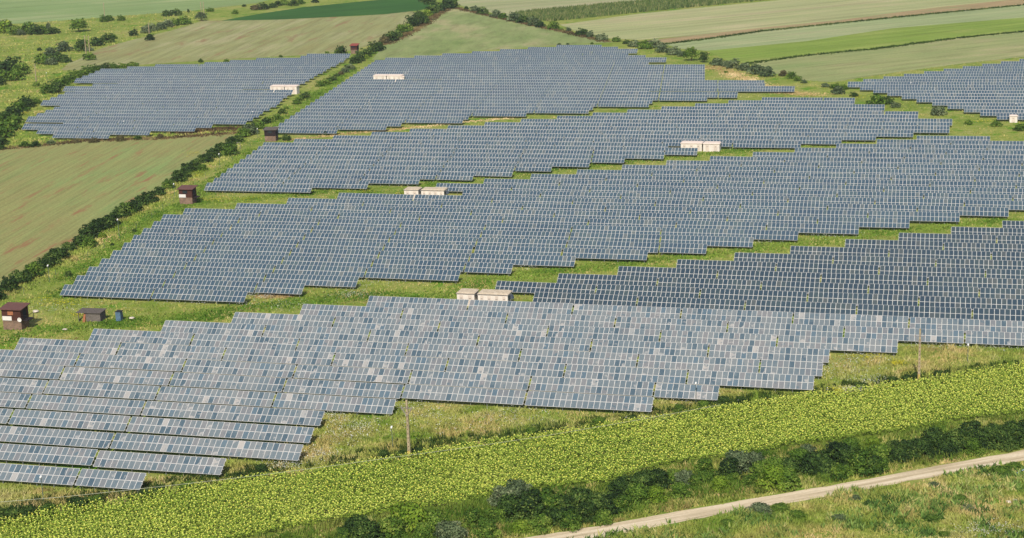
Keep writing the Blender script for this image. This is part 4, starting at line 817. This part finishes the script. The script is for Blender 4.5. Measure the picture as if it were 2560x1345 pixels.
# ------------------------------------------------------------ poles, camera posts, cable
M_conc = plain('concrete_pole', S(176, 160, 128), .85, .1, 0, .12, 2); M_ins = plain('insulator', S(150, 140, 138), .4, .4)
def pole(px, pb, pt, label, fancy=False, r0=.2):
    g = at(px, pb); lo, hi = 2.0, 25.0
    for _ in range(30):
        mid = (lo + hi) / 2
        if proj((g[0], g[1], mid))[1] > pt: lo = mid
        else: hi = mid
    H = lo; t = empty('utility_pole', (g[0], g[1], 0)); tag(t, label, 'pole', 'concrete utility poles')
    b = MB(); b.hexa([(-r0, -r0, -.2), (r0, -r0, -.2), (r0, r0, -.2), (-r0, r0, -.2)], [(-r0 * .6, -r0 * .6, H), (r0 * .6, -r0 * .6, H), (r0 * .6, r0 * .6, H), (-r0 * .6, r0 * .6, H)]); b.build('shaft', M_conc, t)
    if fancy:
        b = MB(); b.bar((0, -.17, H * .74), (-.85, -.17, H * .87), .1); b.bar((0, -.17, H * .74), (.85, -.17, H * .87), .1); b.bar((-.9, -.17, H * .87), (.9, -.17, H * .87), .08); b.build('crossarm', M_ins, t)
        for x in (-.8, 0, .8): b = MB(); b.tube([(x, -.17, H * .875), (x, -.17, H * .875 + .28)], [.06, .04], 8); b.build('insulator', M_ins, t)
        b = MB(); b.box(-.19, .19, -.29, -.2, .6, 1.5); b.build('marker_plate', plain('yellow_plate', S(196, 170, 92), .7, .2), t)
        b = MB()
        for i in range(12): b.box(-.06, .06, -r0 * (1 - .4 * (i + 1) / 14) - .03, -r0 * .62, H * (i + 1) / 14, H * (i + 1) / 14 + .22)
        b.build('shaft_recess', plain('recess', S(112, 92, 80), .9, .1), t)
    else:
        b = MB(); b.bar((-.6, 0, H - .5), (.6, 0, H - .5), .1); b.build('crossarm', M_ins, t)
    return g, H
g1, H1 = pole(1024, 1148, 1000, 'tall concrete pole with bracket below the dusty tables, centre foreground', True, .24)
g2, H2 = pole(2297, 955, 822, 'tall concrete pole with bracket in front of the right dusty tables', True, .24)
pole(91.5, 209, 160, 'single pale pole on the rough slope at far left')
pole(216, 141, 88, 'left pole of the pair in front of the far thicket'); pole(225.5, 141.5, 90, 'right pole of the pair in front of the far thicket')
pole(262, 44, 7, 'single pole in front of the far green field'); pole(373.5, 88, 56, 'single pole above the small round tree')
pole(505, 51, 4, 'left pole of the pair before the grey green tree'); pole(511, 46, 4, 'right pole of the pair before the grey green tree')
M_thin = plain('grey_green_post', S(96, 112, 104), .6, .3); M_lamp = plain('white_housing', S(236, 234, 228), .5, .3, 0, .02)
def campost(px, pt, pb, label, dark=True):
    g = at(px, pb); lo, hi = .5, 12
    for _ in range(30):
        mid = (lo + hi) / 2
        if proj((g[0], g[1], mid))[1] > pt: lo = mid
        else: hi = mid
    t = empty('camera_post', (g[0], g[1], 0)); tag(t, label, 'camera post', 'slim posts with white camera housings')
    b = MB(); b.tube([(0, 0, -.1), (0, 0, lo)], .055, 8); b.build('post', M_thin, t)
    b = MB(); b.tube([(-.02, .18, lo + .12), (0, 0, lo + .08), (0, -.3, lo - .12)], [.12, .17, .13], 8); b.bar((0, 0, lo - .1), (0, 0, lo + .05), .07); b.build('camera_housing', M_lamp, t)
for a in [(982, 1068, 1122, 'slim post with white camera left of the centre foreground pole'), (110, 1192, 1262, 'slim post with white camera below the front left table'),
          (1740, 958, 1008, 'slim post with white camera below the last short dusty table'), (2419, 862, 905, 'slim post with white camera under the front right tables'),
          (124, 664, 706, 'slim post with white camera low on the hedge track'), (298, 549, 592, 'slim post with white camera halfway along the hedge track'),
          (437, 460, 492, 'slim post with white camera just left of the hut with white board'), (550, 385, 418, 'slim post with white camera near the upper end of the hedge track'),
          (645, 322, 344, 'slim post with white camera inside the hedge by the black hut'), (311, 303, 326, 'white camera post on left half of the far left block'),
          (633, 279, 302, 'white camera post on right half of the far left block'), (2277, 207, 228, 'white camera post on left part of the right block'),
          (2539, 259, 282, 'white camera post above the kiosk in the right block'), (118, 182, 200, 'tiny white post on the rough slope beside the single pole')]: campost(*a)
def gateposts():
    t0 = at(593, 372)
    b = MB(); t = empty('gate_frame', (t0[0], t0[1], 0)); tag(t, 'thin pale gate frame beside the upper hedge', 'gate')
    for x in (0, 1.1): b.box(x, x + .1, 0, .1, 0, 2.2)
    b.box(.1, 1.1, .02, .08, 2.0, 2.1); b.box(.1, 1.1, .02, .08, 1.0, 1.08); b.build('frame', M_ins, t)
gateposts()
def cable():
    pts = []
    for x, y in [(-160, 1268), (0, 1255), (160, 1242), (312, 1226), (480, 1207.7), (640, 1189), (803, 1168), (1000, 1141), (1180, 1117), (1359, 1090), (1490, 1068), (1616, 1046), (1800, 1012)]:
        pts.append(tuple(at(x, y, 5.5)))
    b = MB(); b.tube(pts, .03, 5); o = b.build('overhead_cable', plain('pale_cable', S(176, 178, 150), .5, .3)); tag(o, 'thin pale cable hanging across in front of the meadow', 'cable')
cable()
# fence along the hedge track
def haze():
    m = bpy.data.materials.new('haze'); m.use_nodes = True; t = m.node_tree; t.nodes.remove(t.nodes['Principled BSDF'])
    v = N(t, 'VolumePrincipled'); v.inputs['Color'].default_value = (.86, .92, 1, 1); v.inputs['Density'].default_value = 0.00004; v.inputs['Anisotropy'].default_value = .0
    t.links.new(v.outputs[0], t.nodes['Material Output'].inputs['Volume'])
    b = MB(); b.box(-2600, 1900, -800, 3600, -1, 110); o = b.build('haze', m); tag(o, kind='stuff', label='thin pale haze over the whole valley', cat='haze')
haze()
def fence():
    t = empty('wire_fence', (0, 0, 0)); tag(t, 'thin wire fence with dark posts following the hedge track', 'fence')
    line = [(-20, 780), (60, 735), (140, 690), (220, 645), (300, 600), (380, 545), (460, 487), (540, 430), (600, 385), (650, 350)]
    pts = [at(x, y) for x, y in line]; b = MB(); w_ = MB()
    for a, c in zip(pts[:-1], pts[1:]):
        n = max(1, int(np.linalg.norm(c - a) / 9))
        for k in range(n): q = a + (c - a) * k / n; b.box(q[0] - .03, q[0] + .03, q[1] - .03, q[1] + .03, 0, 1.6)
        for z in (.6, 1.2, 1.8): w_.bar((a[0], a[1], z), (c[0], c[1], z), .015)
    b.build('fence_posts', M_thin, t); w_.build('wires', M_thin, t)
fence()
# stones and litter on the roadside slope
M_stone = plain('pale_stone', S(220, 206, 188), .9, .1, 0, .1, 4)
def stone(px, py, wpx, label, sq=.5):
    g = at(px, py); pm = FPX / np.linalg.norm(g - CAM); bm = bmesh.new(); bmesh.ops.create_icosphere(bm, subdivisions=2, radius=wpx / pm / 2)
    r = random.Random(px)
    for v in bm.verts: v.co *= r.uniform(.8, 1.15); v.co.z *= sq
    me = bpy.data.meshes.new('stone'); bm.to_mesh(me); bm.free(); me.materials.append(M_stone); o = link(bpy.data.objects.new('stone', me)); o.location = (g[0], g[1], wpx / pm * .18); tag(o, label, 'stone')
stone(2474, 1189, 9, 'single pale stone on grass just below the road bend'); stone(2521, 1257, 14, 'left of two pale stones on the lower right slope'); stone(2536, 1253, 13, 'right of two pale stones on the lower right slope')
stone(162, 825, 12, 'flat white stone on grass right of the big hut', .25); stone(330, 797, 13, 'pale rubble heap right of the blue booth', .4); stone(90, 781, 16, 'pale rubble pile beside the big hut balcony', .4); stone(14, 155, 9, 'pale block among bushes at the far left edge', .8)
def pipe():
    a, c = at(2543, 1182, .3), at(2562, 1173, .3)
    b = MB(); b.tube([tuple(a), tuple(c)], .09, 8); o = b.build('pipe', plain('pale_blue_pipe', S(176, 200, 206), .5, .4)); tag(o, 'pale blue pipe lying in grass below the road, right edge', 'pipe')
pipe()
